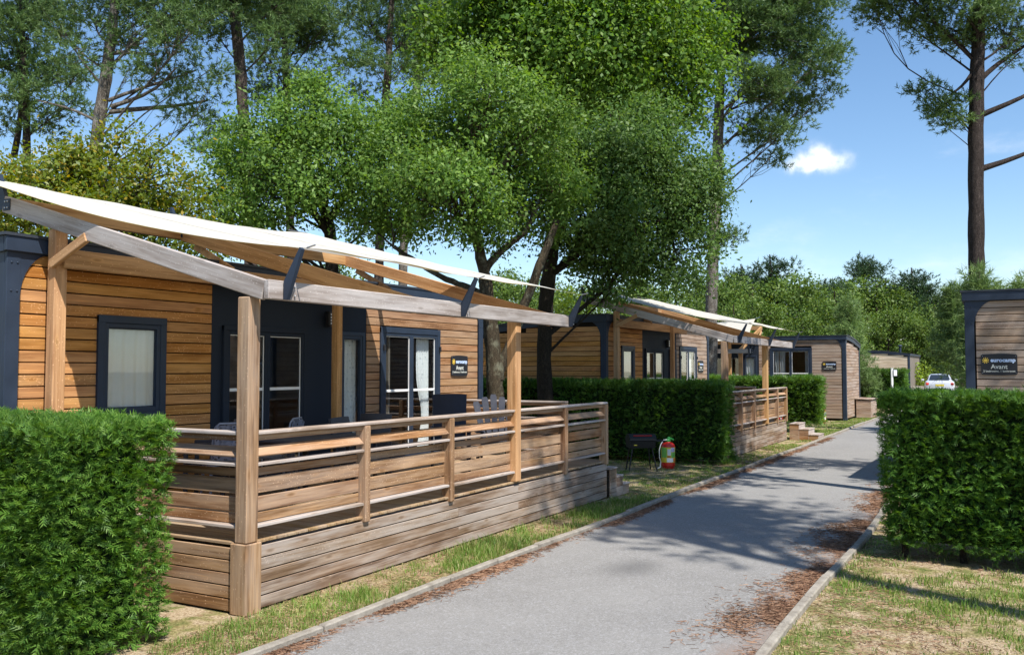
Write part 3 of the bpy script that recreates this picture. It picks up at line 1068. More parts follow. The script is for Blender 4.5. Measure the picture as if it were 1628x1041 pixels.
# ------------------------------------------------------------------ terraces
def terrace(label, loc, rotz, posts, tall, px1, rafters, inner, steps, fam='terrace', depth=3.05, right_gap=.75, group='timber terraces', seed=1, pergola=True, plate_back=True):
    rr = random.Random(seed)
    root = empty('terrace', label, 'terrace', loc, rotz, group)
    yF = -depth
    xa, xb = posts[0], posts[-1]
    ZD = .65
    # decking, one board after the other
    x = xa - .06
    while x < xb + .05:
        piece('deck_board', (.137, depth + .03, .027), (x + .07, yF / 2 - .015 + rr.uniform(-.006, .006), ZD - .0135), 'deck', root, ch=.004)
        x += .145
    for k in range(6):
        piece('joist', (xb - xa - .1, .05, .12), ((xa + xb) / 2, yF + .12 + k * (depth - .2) / 5, .56), 'skirt', root, ch=0)
    # skirting boards
    rows = 5
    for r in range(rows):
        zt = .598 - r * .117
        cut = xa + .1 + (xb - xa) * (.42 if r % 2 else .61)
        ends = [xa + .1, cut, xb + .06] if xb - xa > 5 else [xa + .1, xb + .06]
        for a, b in zip(ends, ends[1:]):
            piece('skirting_board', (b - a - .003, .024, .106), ((a + b) / 2, yF - .018 + rr.uniform(-.002, .002), zt - .055), 'skirt', root, ch=.004)
        for xx in (xa - .052, xb + .052):
            piece('skirting_board', (.024, depth - .12, .106), (xx + rr.uniform(-.002, .002), yF / 2 + .04, zt - .055), fam, root, ch=.004)
    piece('corner_casing', (.2, .2, .64), (xa + .01, yF + .01, .325), fam, root, ch=.008)

    def bay(p, q, first=True):
        p, q = np.array(p, float), np.array(q, float)
        d = q - p
        L = np.linalg.norm(d)
        ang = math.atan2(d[1], d[0])
        nrm = np.array([-d[1], d[0]]) / L      # towards the deck
        m = (p + q) / 2

        def pc(nm, h, t, z, off=0.0, tilt=0.0, f=fam, ch=.005, ex=0.0):
            c = m + nrm * off
            piece(nm, (L - .098 + ex, t, h), (c[0], c[1], z + rr.uniform(-.002, .002)), f, root, (tilt, rr.uniform(-.0012, .0012), ang), ch)
        pc('slat', .022, .125, 1.468, .0, .72)
        pc('cap_rail', .03, .11, 1.352, -.005, f='rail')
        pc('panel_board', .075, .022, 1.272, .05)
        pc('panel_board', .145, .024, 1.148, .03)
        pc('panel_board', .135, .024, .978, .03)
        pc('panel_board', .09, .024, .85, .03)
        pc('cap_rail', .03, .11, .785, .0, f='rail')

    def rail_post(x, y, ang=0):
        piece('rail_post', (.09, .14, 1.03), (x, y, 1.105), fam, root, (0, 0, ang), .008)

    def top_rail(p, q):
        p, q = np.array(p, float), np.array(q, float)
        d = q - p
        ang = math.atan2(d[1], d[0])
        m = (p + q) / 2
        L = float(np.linalg.norm(d))
        piece('top_rail', (L, .125, .036), (m[0], m[1], 1.642), 'rail', root, (0, 0, ang), .009)
        piece('rail_strip', (L - .02, .045, .05), (m[0], m[1], 1.597), fam, root, (0, 0, ang), .004)

    for i, x in enumerate(posts):
        if i not in tall: rail_post(x, yF)
        if i: bay((posts[i - 1], yF), (x, yF))
    br = [posts[0]] + [posts[i] for i in tall if i] + [posts[-1]]
    br = sorted(set(br))
    for k, (a, b) in enumerate(zip(br, br[1:])):
        top_rail((a + (.078 if posts.index(a) in tall else -.05), yF), (b - (.078 if posts.index(b) in tall else -.05), yF))
    # left end
    rail_post(xa, yF / 2, math.pi / 2); rail_post(xa, -.12, math.pi / 2)
    bay((xa, yF / 2), (xa, yF)); bay((xa, -.12), (xa, yF / 2))
    top_rail((xa, -.08), (xa, yF + .078))
    # right end, open where the steps are
    ys = [-.12, -1.2, yF + right_gap]
    for y in ys: rail_post(xb, y, math.pi / 2)
    for a, b in zip(ys, ys[1:]): bay((xb, b), (xb, a))
    top_rail((xb, ys[-1] - .05), (xb, -.08))
    # steps
    kind, sx, sy = steps
    for k in range(3):
        h = .49 - k * .163
        if kind == 'x':
            c = (xb + .07 + .15 + k * .29, sy)
            piece('tread', (.31, .92, .03), (c[0], c[1], h + .015), 'rail', root)
            piece('riser', (.024, .9, h), (c[0] + .13, c[1], h / 2 - .002), 'skirt', root)
            for q in (-.44, .44):
                for j in range(3 - k):
                    piece('side_board', (.285, .024, .157), (c[0] - .012, c[1] + q, .08 + j * .163), 'skirt', root)
        else:
            c = (sx, sy - k * .29)
            piece('tread', (.95, .31, .03), (c[0], c[1], h + .015), 'rail', root)
            piece('riser', (.92, .024, h), (c[0], c[1] - .13, h / 2 - .002), 'rail', root)
            for q in (-.45, .45):
                for j in range(3 - k):
                    piece('side_board', (.024, .285, .157), (c[0] + q, c[1] + .012, .08 + j * .163), fam, root)
    if not pergola:
        return root
    # pergola
    for i in tall:
        piece('pergola_post', (.15, .15, 2.9 - ZD), (posts[i], yF, (2.9 + ZD) / 2), fam if i == 0 else 'beam_warm', root, ch=.01)
    zr = lambda y: 2.955 + (y + 3.28) * .287       # centre line of the rafters
    piece('back_post', (.15, .13, zr(-.17) - .1 - ZD), (rafters[0] + .07, -.17, (zr(-.17) - .1 + ZD) / 2), 'beam_warm', root, ch=.01)
    piece('back_post', (.12, .12, zr(-.32) - .2 - ZD), (inner, -.32, (zr(-.32) - .2 + ZD) / 2), 'beam_warm', root, ch=.01)
    mid = (rafters[0] + .1 + px1) / 2
    x0b = rafters[0] - .035
    piece('front_beam', (mid - x0b - .002, .065, .178), ((mid + x0b) / 2, -3.33, 2.957), 'beam_grey', root, ch=.008)
    piece('front_beam', (px1 - mid - .002, .065, .178), ((mid + px1) / 2, -3.33, 2.957), 'beam_grey', root, ch=.008)
    piece('wall_beam', (px1 - 1.0 - rafters[0], .07, .21), ((px1 - 1.0 + rafters[0]) / 2 + .07, -.25, 3.43), 'beam_warm', root, ch=.008)
    yb = .62
    piece('rear_beam', (rafters[-1] - rafters[0] - .04, .07, .18), ((rafters[-1] + rafters[0]) / 2 + .06, yb - .02, zr(yb) - .005), 'beam_warm', root, ch=.008)
    for k, x in enumerate(rafters):
        L = (yb + .06 + 3.29) * math.sqrt(1 + .287 ** 2)
        yc = (yb + .06 - 3.29) / 2
        piece('rafter', (.065, L, .185), (x, yc, zr(yc)), 'beam_grey' if k == 0 else 'beam_warm', root, (math.atan(.287), 0, 0), .008)
        if k:
            MB().bar((x + .06, -.3, 3.52), (x + .06, -.05 + .45, zr(.4) - .12), .05, .09, .006).build('strut', WOOD['beam_warm']['x'], root)
        else:
            pass
    a = np.array((rafters[0] - .02, -.2, 3.36)); b = np.array((rafters[0] - .02, -.78, zr(-.78) - .06))
    d = b - a
    piece('brace', (.055, float(np.linalg.norm(d)), .1), tuple((a + b) / 2), 'beam_warm', root, (math.atan2(d[2], d[1]), 0, 0), .006)
    for x in (x0b + .2, (x0b + .2 + px1 - .06) / 2, px1 - .06):
        mb = MB()
        mb.prism([(-3.372, 2.872), (-3.41, 2.872), (-3.435, 2.93), (-3.585, 3.325), (-3.56, 3.345), (-3.372, 3.04)], 0, x - .022, x + .022)
        b_ = mb.build('sail_bracket', M_STEEL, root)
        for q in (.06, .13):
            for zz in (2.915, 2.995):
                MB().lathe([(.011, 0), (.011, .008), (.006, .012)], n=8).build('bolt', M_ZINC, b_, (x + q, -3.371, zz), (math.pi / 2, 0, 0))
    for x in rafters[:2]:
        mb = MB()
        z = zr(yb)
        mb.box((x - .038, yb - .02, z), (.012, .12, .13), .002)
        mb.prism([(yb + .05, z - .06), (yb + .15, z - .04), (yb + .20, z + .36), (yb + .17, z + .37), (yb + .05, z + .10)], 0, x - .022, x + .022)
        b_ = mb.build('rear_bracket', M_STEEL, root)
        for qy in (-.045, .0):
            for qz in (-.035, .035):
                MB().lathe([(.011, 0), (.011, .008), (.006, .012)], n=8).build('bolt', M_ZINC, b_, (x - .044, yb - .0 + qy, z + qz), (0, -math.pi / 2, 0))
    return root


def sail(label, loc, rotz, FL, FM, FR, BR, BL, group='white shade sails'):
    nu, nv = 28, 16
    FL, FM, FR, BR, BL = [np.array(p, float) for p in (FL, FM, FR, BR, BL)]
    um = np.linalg.norm(FM - FL) / (np.linalg.norm(FM - FL) + np.linalg.norm(FR - FM))
    def P(u, v, dz=0.0):
        if u < um:
            s = u / um
            f = FL + (FM - FL) * s
        else:
            s = (u - um) / (1 - um)
            f = FM + (FR - FM) * s
        f = f + np.array([0, .13, .03]) * math.sin(math.pi * s)
        b = BL + (BR - BL) * u + np.array([0, -.10, -.10]) * math.sin(math.pi * u)
        p = f * (1 - v) + b * v
        p = p + np.array([.16, 0, -.17]) * math.sin(math.pi * v) * (1 - u) ** 2 + np.array([-.06, 0, .0]) * math.sin(math.pi * v) * u ** 3
        p[2] += .03 * math.sin(math.pi * u) * math.sin(math.pi * v) + .012 * math.sin(9 * u + 4 * v) + .010 * math.sin(26 * (u - v * .4)) * (1 - v) ** 2 * (1 - u) ** .5 + .006 * math.sin(31 * u * v + 3) + dz
        return p
    V = [P(i / nu, j / nv) for j in range(nv + 1) for i in range(nu + 1)]
    Fq = [[j * (nu + 1) + i, j * (nu + 1) + i + 1, (j + 1) * (nu + 1) + i + 1, (j + 1) * (nu + 1) + i] for j in range(nv) for i in range(nu)]
    root = empty('shade_sail', label, 'shade sail', loc, rotz, group)
    me = np_mesh('cloth', V, [np.array(Fq)], M_SAIL, smooth=True)
    link('cloth', me, root)
    # hem under the rim, its yellow painting the glow of the underside
    hm = MB()
    k = .035
    n = 40
    for fn in (lambda t, e: P(t, e * 1.0, -.006), lambda t, e: P(t, 1 - e, -.006), lambda t, e: P(e * .7, t, -.006), lambda t, e: P(1 - e * .7, t, -.006)):
        vs, fs = [], []
        for i in range(n + 1):
            vs += [fn(i / n, 0.0), fn(i / n, k)]
            if i: fs.append([2 * i - 2, 2 * i, 2 * i + 1, 2 * i - 1])
        hm.add(vs, fs)
    hm.build('hem', M_GLOWHEM, root)
    for us in (.27, .52, .76):
        vs, fs = [], []
        for i in range(n + 1):
            vs += [P(us - .004, i / n, .003), P(us + .004, i / n, .003)]
            if i: fs.append([2 * i - 2, 2 * i, 2 * i + 1, 2 * i - 1])
        MB().add(vs, fs).build('seam', M_SEAM, root)
    for p, q in ((P(0, 0), (-.0, -.10, .02)), (P(um, 0), (0, -.08, .02)), (P(1, 0), (.0, -.1, .02)), (P(1, 1), (.1, .5, .1)), (P(0, 1), (-.1, .12, .04))):
        a = np.array(p); b = a + np.array(q)
        MB().tube([a, (a + b) / 2, b], .008, 6).build('rope', M_ZINC, root)
    return root, P


P1 = [.42, 2.12, 3.81, 5.52, 7.12, 8.74]
terrace('nearest timber terrace with slatted railing and grey front beam', H1, 0, P1, (0, 3), 6.75, [.38, 2.78, 6.22], 4.93, ('x', 0, -3.05 + .36), seed=11)
T2 = [.32, 1.70, 3.08, 4.55, 5.88, 7.12]
terrace('second timber terrace beyond the mid hedge with steps to the path', H2, 0, T2, (0, 3), 6.9, [.28, 2.6, 6.0], 4.4, ('y', 7.72, -3.05 - .25), seed=12, right_gap=.95)
T3 = [.5, 2.2, 3.9, 5.6, 7.2]
terrace('farthest timber terrace half hidden by the sunlit hedge', H3, -math.pi / 2, T3, (0, 3), 6.1, [.45, 2.7, 5.6], 4.4, ('x', 0, -.75), seed=13, right_gap=1.6)

FLs, FMs, FRs = (.60, -3.58, 3.345), (3.67, -3.58, 3.345), (6.69, -3.58, 3.345)
sail('white shade sail stretched over the nearest terrace', H1, 0, FLs, FMs, FRs, (5.45, .75, 4.43), (-.15, .85, 4.42))
sail('white shade sail over the second terrace', H2, 0, (.5, -3.58, 3.345), (3.67, -3.58, 3.345), (6.84, -3.58, 3.345), (5.45, .75, 4.43), (.1, .8, 4.5))
sail('white shade sail over the farthest terrace, one corner tied to a rear pole', H3, -math.pi / 2, (.67, -3.58, 3.345), (3.4, -3.58, 3.345), (6.04, -3.58, 3.345), (5.3, .75, 4.5), (.45, .82, 4.45))

# ------------------------------------------------------------------ foliage
def unit(a):
    return a / (np.linalg.norm(a, axis=-1, keepdims=True) + 1e-9)


def leaf_geo(C, D, N, L, Wd, fold=.25):
    """rhombic leaves: centre base C, direction D, normal N, length L, half width Wd"""
    D = unit(D)
    S = unit(np.cross(D, N))
    N = np.cross(S, D)
    L = L[:, None]; Wd = Wd[:, None]
    V = np.stack([C, C + D * L * .45 + S * Wd + N * Wd * fold, C + D * L, C + D * L * .45 - S * Wd + N * Wd * fold], 1).reshape(-1, 3)
    Fq = np.arange(len(C) * 4).reshape(-1, 4)
    return V, Fq


def branch_path(a, b, r, sag=.12, n=5):
    a, b = np.array(a, float), np.array(b, float)
    L = np.linalg.norm(b - a)
    pts = []
    off = r.normal(0, sag * L * .5, 3)
    for t in np.linspace(0, 1, n):
        pts.append(a + (b - a) * t + off * math.sin(math.pi * t) + np.array([0, 0, sag * L * .6]) * math.sin(math.pi * t) * (1 - t) * .5)
    return np.array(pts)


class TreeGeo:
    def __init__(self):
        self.bv, self.bf, self.n = [], [], 0

    def tube(self, pts, rad, n=7):
        V, Fc = tube_geo(pts, rad, n, False)
        self.bv.append(np.array(V)); self.bf.append(np.array(Fc) + self.n); self.n += len(V)


def skeleton(trunks, lobes, r, twig_n, cl, lr, bark_side=9, trunk_bump=.03):
    """trunks: list of lists of (x,y,z,radius)"""
    g = TreeGeo()
    nodes = []
    for tr in trunks:
        tr = np.array(tr, float)
        # smooth resample
        t = np.linspace(0, len(tr) - 1, (len(tr) - 1) * 5 + 1)
        P = np.stack([np.interp(t, range(len(tr)), tr[:, k]) for k in range(4)], 1)
        for _ in range(2):
            P[1:-1] = .25 * P[:-2] + .5 * P[1:-1] + .25 * P[2:]
        P[1:-1, :3] += r.normal(0, trunk_bump * .35, (len(P) - 2, 3))
        P[:, 3] *= 1 + r.normal(0, .04, len(P))
        P[0, 3] *= 1.35
        g.tube(P[:, :3], P[:, 3], bark_side)
        nodes.append(P)
    A = np.concatenate(nodes)
    ztop = A[:, 2].max()
    for li, lb in enumerate(lobes):
        c = np.array(lb[:3]); R = np.array(lb[3:6])
        # attach below the lobe on the nearest stem
        d = np.linalg.norm(A[:, :2] - c[:2], axis=1) * .55 + np.abs(A[:, 2] - (c[2] - .75 * np.linalg.norm(A[:, :2] - c[:2], axis=1) - .3))
        k = int(np.argmin(d))
        a = A[k, :3]
        rad = min(A[k, 3] * .6, lr * np.mean(R))
        p = branch_path(a, c, r, .13, 7)
        g.tube(p, np.linspace(rad, rad * .45, 7), 6)
        idx = np.where(cl[1] == li)[0]
        for j in idx[::max(1, int(len(idx) / twig_n))]:
            s = p[r.integers(3, 7)]
            q = branch_path(s, cl[0][j], r, .16, 4)
            g.tube(q, np.linspace(rad * .36, rad * .1 + .003, 4), 4)
    return g


def clusters(lobes, r, per_m3, shell=.5):
    C, I = [], []
    for li, lb in enumerate(lobes):
        R = np.array(lb[3:6])
        n = int(max(6, per_m3 * R[0] * R[1] * R[2] * 4.2))
        d = unit(r.normal(size=(n, 3)))
        rad = (shell + (1 - shell) * r.random(n) ** .6)[:, None]
        rad = rad * np.where(r.random((n, 1)) < .14, r.uniform(1.05, 1.3, (n, 1)), 1.0)
        lump = 1 + .22 * np.sin(d @ r.normal(size=3) * 5 + r.random() * 6)[:, None] + .1 * np.sin(d @ r.normal(size=3) * 9)[:, None]
        C.append(np.array(lb[:3]) + d * R * rad * lump); I.append(np.full(n, li))
    return np.concatenate(C), np.concatenate(I)


def finish_tree(name, label, cat, base, g, bark, V, Fq, leafmat, group):
    root = empty(name, label, cat, base, 0, group)
    b = np.array(base)
    link('trunk', np_mesh('trunk', np.concatenate(g.bv) - b, [np.concatenate(g.bf)], bark, smooth=True), root)
    link('crown', np_mesh('crown', V - b, Fq if isinstance(Fq, list) else [Fq], leafmat), root)
    return root


def broadleaf(name, label, base, trunks, lobes, leaf=.1, per_m3=9, n_leaf=34, sig=.2, bark=None, mat=None, seed=0, group=None, wide=.27, twig_n=34, lr=.075, shell=.5, cat='tree'):
    r = np.random.default_rng(seed)
    cl = clusters(lobes, r, per_m3, shell)
    g = skeleton(trunks, lobes, r, twig_n, cl, lr)
    C0, I = cl
    n = len(C0)
    k = (n_leaf * r.uniform(.45, 1.5, n)).astype(int)
    C = np.repeat(C0, k, 0)
    sg = np.repeat(sig * r.uniform(.6, 1.5, n), k)[:, None]
    lob = np.array([lb[:3] for lb in lobes])[np.repeat(I, k)]
    P = C + r.normal(size=C.shape) * sg * np.array([1, 1, .75])
    out = unit(unit(P - lob) * .45 + unit(P - C) * .55 + 1e-6)
    D = unit(out * .25 + r.normal(size=P.shape) * .8 + np.array([0, 0, -.2]))
    N = unit(out * .8 + np.array([0, 0, .45]) + r.normal(size=P.shape) * .38)
    L = leaf * r.uniform(.5, 1.5, len(P))
    V, Fq = leaf_geo(P, D, N, L, L * wide * r.uniform(.8, 1.2, len(P)))
    return finish_tree(name, label, cat, base, g, bark or B_OAK, V, Fq, mat or L_HOLM, group)


def tuft_geo(P, D, r, n, length, width, spread=.9):
    """needle tufts: n needles fanned about direction D"""
    m = len(P)
    Pr = np.repeat(P, n, 0)
    Dr = np.repeat(unit(D), n, 0)
    rnd = r.normal(size=Pr.shape)
    nd = unit(Dr * 1.0 + rnd * spread)
    st = Pr + Dr * (r.random(len(Pr)) * length * .9)[:, None]
    L = (length * r.uniform(.7, 1.2, len(Pr)))[:, None]
    S = unit(np.cross(nd, r.normal(size=Pr.shape)))
    V = np.stack([st - S * width, st + S * width, st + nd * L], 1).reshape(-1, 3)
    return V, np.arange(len(Pr) * 3).reshape(-1, 3)


def pine(name, label, base, trunk, lobes, per_m3=8, tufts=7, n=11, needle=.2, width=.011, sig=.22, bark=None, mat=None, seed=0, group=None, flat_=.6, stubs=(), lr=.05, shell=.35, twig_n=14, spread=.9):
    r = np.random.default_rng(seed)
    lobes = [(l[0], l[1], l[2], l[3], l[4], l[5] * flat_) for l in lobes]
    cl = clusters(lobes, r, per_m3, shell)
    g = skeleton([trunk], lobes, r, twig_n, cl, lr, 11, .02)
    for a, b, ra in stubs:
        p = branch_path(a, b, r, .08, 6)
        g.tube(p, np.linspace(ra, ra * .4, 6), 6)
    C0, I = cl
    C = np.repeat(C0, tufts, 0)
    P = C + r.normal(size=C.shape) * sig * np.array([1, 1, .6])
    lob = np.array([lb[:3] for lb in lobes])[np.repeat(I, tufts)]
    D = unit(unit(P - C) * .7 + unit(P - lob) * .3 + np.array([0, 0, .5]) + r.normal(size=P.shape) * .3)
    V, Fq = tuft_geo(P, D, r, n, needle, width, spread)
    return finish_tree(name, label, 'tree', base, g, bark or B_PINE, V, Fq, mat or L_PINE, group)


def lobe(px, py, rp, d, k=1.0, dd=0.0):
    """lobe centred on a photo sight line at depth d + dd, radius rp photo pixels"""
    c = at(px, py, d + dd)
    R = rp * d / F
    return (*c, R * k, R * k, R * .85 * k)


def tk(pts, d, base_px=None):
    """stem through photo points (px,py,width_px) at depth d"""
    out = []
    for (px, py, w) in pts:
        p = at(px, py, d)
        out.append((*p, w / 2 * d / F))
    return out


def ground_stem(st):
    """extends the lowest stem point down to the ground"""
    p = st[0]
    return [(p[0] + .05, p[1], gz(p[0]) - .1, p[3] * 1.15)] + st, (p[0] + .05, p[1], gz(p[0]))


rj = np.random.default_rng(3)
J = lambda a: float(rj.uniform(-a, a))

# --- holm oak between the first two lodges, two pale stems
d = 19.9
st, b0 = ground_stem(tk([(788, 640, 27), (786, 570, 27), (778, 500, 24), (770, 430, 20), (757, 380, 15), (742, 320, 11), (735, 260, 8)], d))
st2 = tk([(790, 600, 19), (806, 560, 17), (818, 530, 16), (840, 470, 15), (862, 410, 14), (885, 350, 10)], d)
st3 = tk([(770, 430, 13), (800, 395, 11), (835, 370, 9), (850, 330, 6)], d)
st4 = tk([(776, 470, 12), (745, 458, 11), (700, 440, 9), (660, 415, 8), (625, 392, 6)], d)
lb = [lobe(690, 205, 82, d, dd=1), lobe(775, 165, 72, d, dd=-.5), lobe(632, 262, 66, d, dd=.3), lobe(715, 290, 80, d, dd=-1), lobe(815, 250, 80, d, dd=1),
      lobe(852, 325, 62, d, dd=.4), lobe(770, 345, 58, d, dd=-.3), lobe(650, 345, 50, d, dd=.6), lobe(590, 350, 42, d, dd=1), lobe(730, 130, 46, d), lobe(860, 200, 55, d, dd=-.6), lobe(605, 300, 44, d, dd=.4), lobe(900, 290, 44, d, dd=.2), lobe(620, 215, 36, d, dd=.8)]
broadleaf('holm_oak', 'holm oak with two pale speckled stems rising between the first two lodges', b0, [st, st2, st3, st4], lb, .09, 12.5, 165, .25, B_OAK, L_HOLM, 21, 'broadleaf trees')
# --- dark holm oak to its right
d = 22.3
st, b0 = ground_stem(tk([(866, 560, 24), (866, 500, 24), (872, 440, 22), (880, 390, 20), (905, 330, 16), (950, 270, 11)], d))
lb = [lobe(900, 262, 66, d), lobe(975, 250, 76, d, dd=-.5), lobe(1055, 262, 70, d, dd=.6), lobe(940, 335, 76, d, dd=-.8), lobe(1028, 338, 78, d), lobe(1092, 325, 62, d, dd=.5),
      lobe(1000, 415, 60, d, dd=.3), lobe(1070, 408, 54, d, dd=-.4), lobe(915, 400, 50, d, dd=.5), lobe(1132, 372, 36, d), lobe(1000, 205, 55, d, dd=.4), lobe(1120, 300, 40, d), lobe(975, 460, 34, d)]
st2 = tk([(872, 440, 14), (920, 400, 12), (990, 370, 9), (1060, 350, 6)], d)
broadleaf('holm_oak', 'dense dark holm oak overhanging the second lodge', b0, [st, st2], lb, .096, 11.5, 145, .26, B_OAKD, L_HOLM_SHADE, 22, 'broadleaf trees')
# --- tall deciduous oak behind
d = 30.0
st, b0 = ground_stem(tk([(868, 560, 22), (872, 460, 20), (884, 330, 18), (905, 220, 14), (925, 120, 10), (935, 30, 7)], d))
lb = [lobe(850, 70, 84, d), lobe(945, 90, 96, d, dd=-1), lobe(1055, 95, 80, d, dd=.7), lobe(985, 175, 74, d), lobe(775, 55, 66, d, dd=1), lobe(705, 60, 50, d), lobe(1105, 165, 44, d),
      lobe(895, 155, 74, d, dd=1), lobe(1000, 15, 80, d, dd=-1), lobe(900, -30, 90, d), lobe(1010, -60, 80, d), lobe(800, -30, 70, d), lobe(1085, 40, 60, d, dd=1), lobe(1120, 110, 36, d), lobe(740, 110, 46, d)]
broadleaf('oak_tree', 'tall bright green oak topping the central clump of trees', b0, [st], lb, .15, 5.6, 95, .40, B_OAKD, L_OAK, 23, 'broadleaf trees', .32)
# --- holm oak behind the nearest lodge
d = 21.5
st, b0 = ground_stem(tk([(530, 470, 22), (527, 400, 20), (522, 350, 18), (505, 300, 14), (480, 250, 9)], d))
st2 = tk([(522, 350, 12), (550, 310, 9), (565, 270, 6)], d)
lb = [lobe(470, 200, 64, d), lobe(398, 262, 62, d, dd=.6), lobe(540, 225, 62, d, dd=-.5), lobe(455, 300, 66, d, dd=-.8), lobe(378, 330, 50, d), lobe(563, 300, 56, d, dd=.6), lobe(502, 160, 46, d),
      lobe(515, 275, 50, d, dd=-1), lobe(425, 215, 46, d), lobe(345, 300, 36, d), lobe(430, 350, 42, d, dd=-.5), lobe(590, 250, 40, d), lobe(325, 345, 40, d, dd=.5), lobe(600, 345, 38, d), lobe(360, 225, 34, d, dd=.4)]
broadleaf('holm_oak', 'rounded green holm oak behind the roof of the nearest lodge', b0, [st, st2], lb, .098, 11, 140, .26, B_OAKD, L_HOLM, 24, 'broadleaf trees')
# --- yellowing oak at the left
d = 18.5
st, b0 = ground_stem(tk([(150, 520, 18), (148, 440, 17), (152, 370, 14), (165, 310, 9)], d))
lb = [lobe(60, 315, 66, d), lobe(155, 275, 58, d, dd=.5), lobe(238, 285, 56, d, dd=-.5), lobe(118, 352, 60, d, dd=-.6), lobe(272, 340, 46, d), lobe(15, 370, 56, d, dd=.6), lobe(200, 355, 56, d),
      lobe(190, 232, 40, d, dd=.5), lobe(100, 262, 36, d), lobe(250, 400, 50, d), lobe(320, 380, 36, d), lobe(40, 270, 26, d)]
broadleaf('oak_tree', 'yellowing oak behind the left end of the nearest lodge', b0, [st], lb, .094, 16, 140, .25, B_OAKD, L_YEL, 25, 'broadleaf trees')


# --- pines with trunks one can follow
def mkpine(name, label, stem, lobes, d, seed, **kw):
    st = tk(stem, d)
    st, b0 = ground_stem(st)
    return pine(name, label, b0, st, [lobe(px, py, rp, d, 1.18, dd) for (px, py, rp, dd) in lobes], seed=seed, group='tall pines', **kw)


mkpine('pine_tree', 'tall pine with a pale straight trunk between the second and third lodges',
       [(1130, 560, 20), (1131, 480, 19), (1135, 380, 18), (1140, 260, 17), (1144, 160, 15), (1150, 60, 13), (1165, -60, 10), (1180, -160, 6)],
       [(1195, 50, 62, 0), (1275, 75, 52, .8), (1150, 15, 52, -1), (1235, 145, 50, .5), (1300, 105, 40, -.5), (1200, 205, 40, 0), (1228, 248, 26, 0), (1150, 90, 44, 1), (1328, 85, 24, 0), (1165, 372, 17, -.4),
        (1250, 10, 66, 0), (1200, -50, 80, 0), (1290, -20, 60, 1), (1270, 175, 32, 1), (1190, 130, 48, -1), (1240, 215, 32, -.5), (1310, 150, 24, .5), (1100, 190, 24, .5), (1120, -30, 60, 0), (1145, 385, 12, 0)],
       37.5, 31, bark=B_PINEG, per_m3=7.4, tufts=15, n=12, needle=.175, width=.0155, sig=.19)
mkpine('pine_tree', 'tall dark pine rising behind the lodge on the opposite side',
       [(1553, 540, 25), (1553, 440, 24), (1552, 330, 24), (1552, 220, 23), (1553, 120, 21), (1556, 30, 18), (1562, -70, 14), (1570, -160, 9)],
       [(1465, 25, 46, 0), (1412, 12, 34, .4), (1560, 15, 50, -1), (1612, 45, 42, .5), (1500, 160, 34, 0), (1475, 145, 26, .3), (1395, 22, 26, 0), (1522, 190, 20, 0), (1500, -60, 80, 0), (1600, -70, 80, .5), (1430, -30, 50, -.6),
        (1545, 60, 34, .8), (1620, 85, 26, 0), (1510, 45, 34, 0), (1490, 190, 18, .2)],
       29.5, 32, bark=B_PINED, per_m3=10.0, tufts=16, n=12, needle=.165, width=.014, sig=.18,
       stubs=[(at(1556, 185, 29.5), at(1660, 135, 29.3), .1), (at(1556, 270, 29.5), at(1680, 222, 29.2), .11), (at(1556, 130, 29.5), at(1650, 60, 29.8), .1), (at(1550, 110, 29.5), at(1512, 150, 29.4), .07)])
mkpine('pine_tree', 'leaning pine with a pale trunk and dark side limbs at the upper left',
       [(140, 420, 24), (148, 300, 22), (155, 210, 20), (166, 140, 19), (176, 70, 16), (183, 10, 13), (175, -70, 9), (170, -140, 6)],
       [(218, 55, 50, 0), (150, 28, 44, 1), (300, 55, 44, -1), (262, 118, 40, .5), (330, 145, 32, 0), (118, 78, 36, -.6), (300, 5, 60, 0), (190, -40, 70, 0), (250, 20, 50, 1), (345, 105, 34, 0), (205, 110, 26, -1), (280, 170, 24, 0), (95, 40, 40, 0), (310, 190, 20, .6)],
       27, 33, bark=B_PINEG, per_m3=8.5, tufts=15, n=13, needle=.16, width=.0135, sig=.19,
       stubs=[(at(176, 170, 27), at(280, 108, 26.6), .07), (at(174, 178, 27), at(330, 160, 27.5), .08), (at(178, 85, 27), at(250, 88, 26.8), .07), (at(172, 160, 27), at(312, 112, 27.2), .06), (at(165, 200, 27), at(60, 160, 27), .05)])
mkpine('pine_tree', 'straight brown pine trunk climbing out of the top behind the nearest lodge',
       [(400, 420, 21), (394, 300, 20), (388, 205, 19), (383, 120, 18), (375, 40, 17), (367, -40, 14), (362, -130, 8)],
       [(400, -30, 70, 0), (348, 58, 34, .5), (436, 55, 36, -.5), (340, -60, 60, 1), (430, -90, 70, 0), (350, 205, 20, 0), (365, 15, 40, .8), (330, 230, 18, .5), (440, 10, 40, 0)],
       28.5, 34, bark=B_PINE, per_m3=8.5, tufts=15, n=13, needle=.16, width=.0135, sig=.19)
mkpine('pine_tree', 'pine with several thin dark trunks showing at the far left edge',
       [(44, 400, 12), (43, 280, 12), (42, 180, 11), (38, 100, 10), (33, 20, 8), (30, -60, 5)],
       [(40, 60, 46, 0), (92, 118, 42, .6), (30, 145, 40, -.6), (112, 165, 30, 0), (60, 205, 26, 0), (0, 95, 42, 0), (70, 20, 46, 1), (10, 20, 46, 0), (50, -50, 60, 0), (85, 180, 24, 0), (5, 190, 26, .5), (120, 120, 26, 0)],
       36, 35, bark=B_PINED, per_m3=5.6, tufts=15, n=12, needle=.21, width=.019, sig=.25, stubs=[(at(22, 250, 36), at(26, 60, 36), .13)])
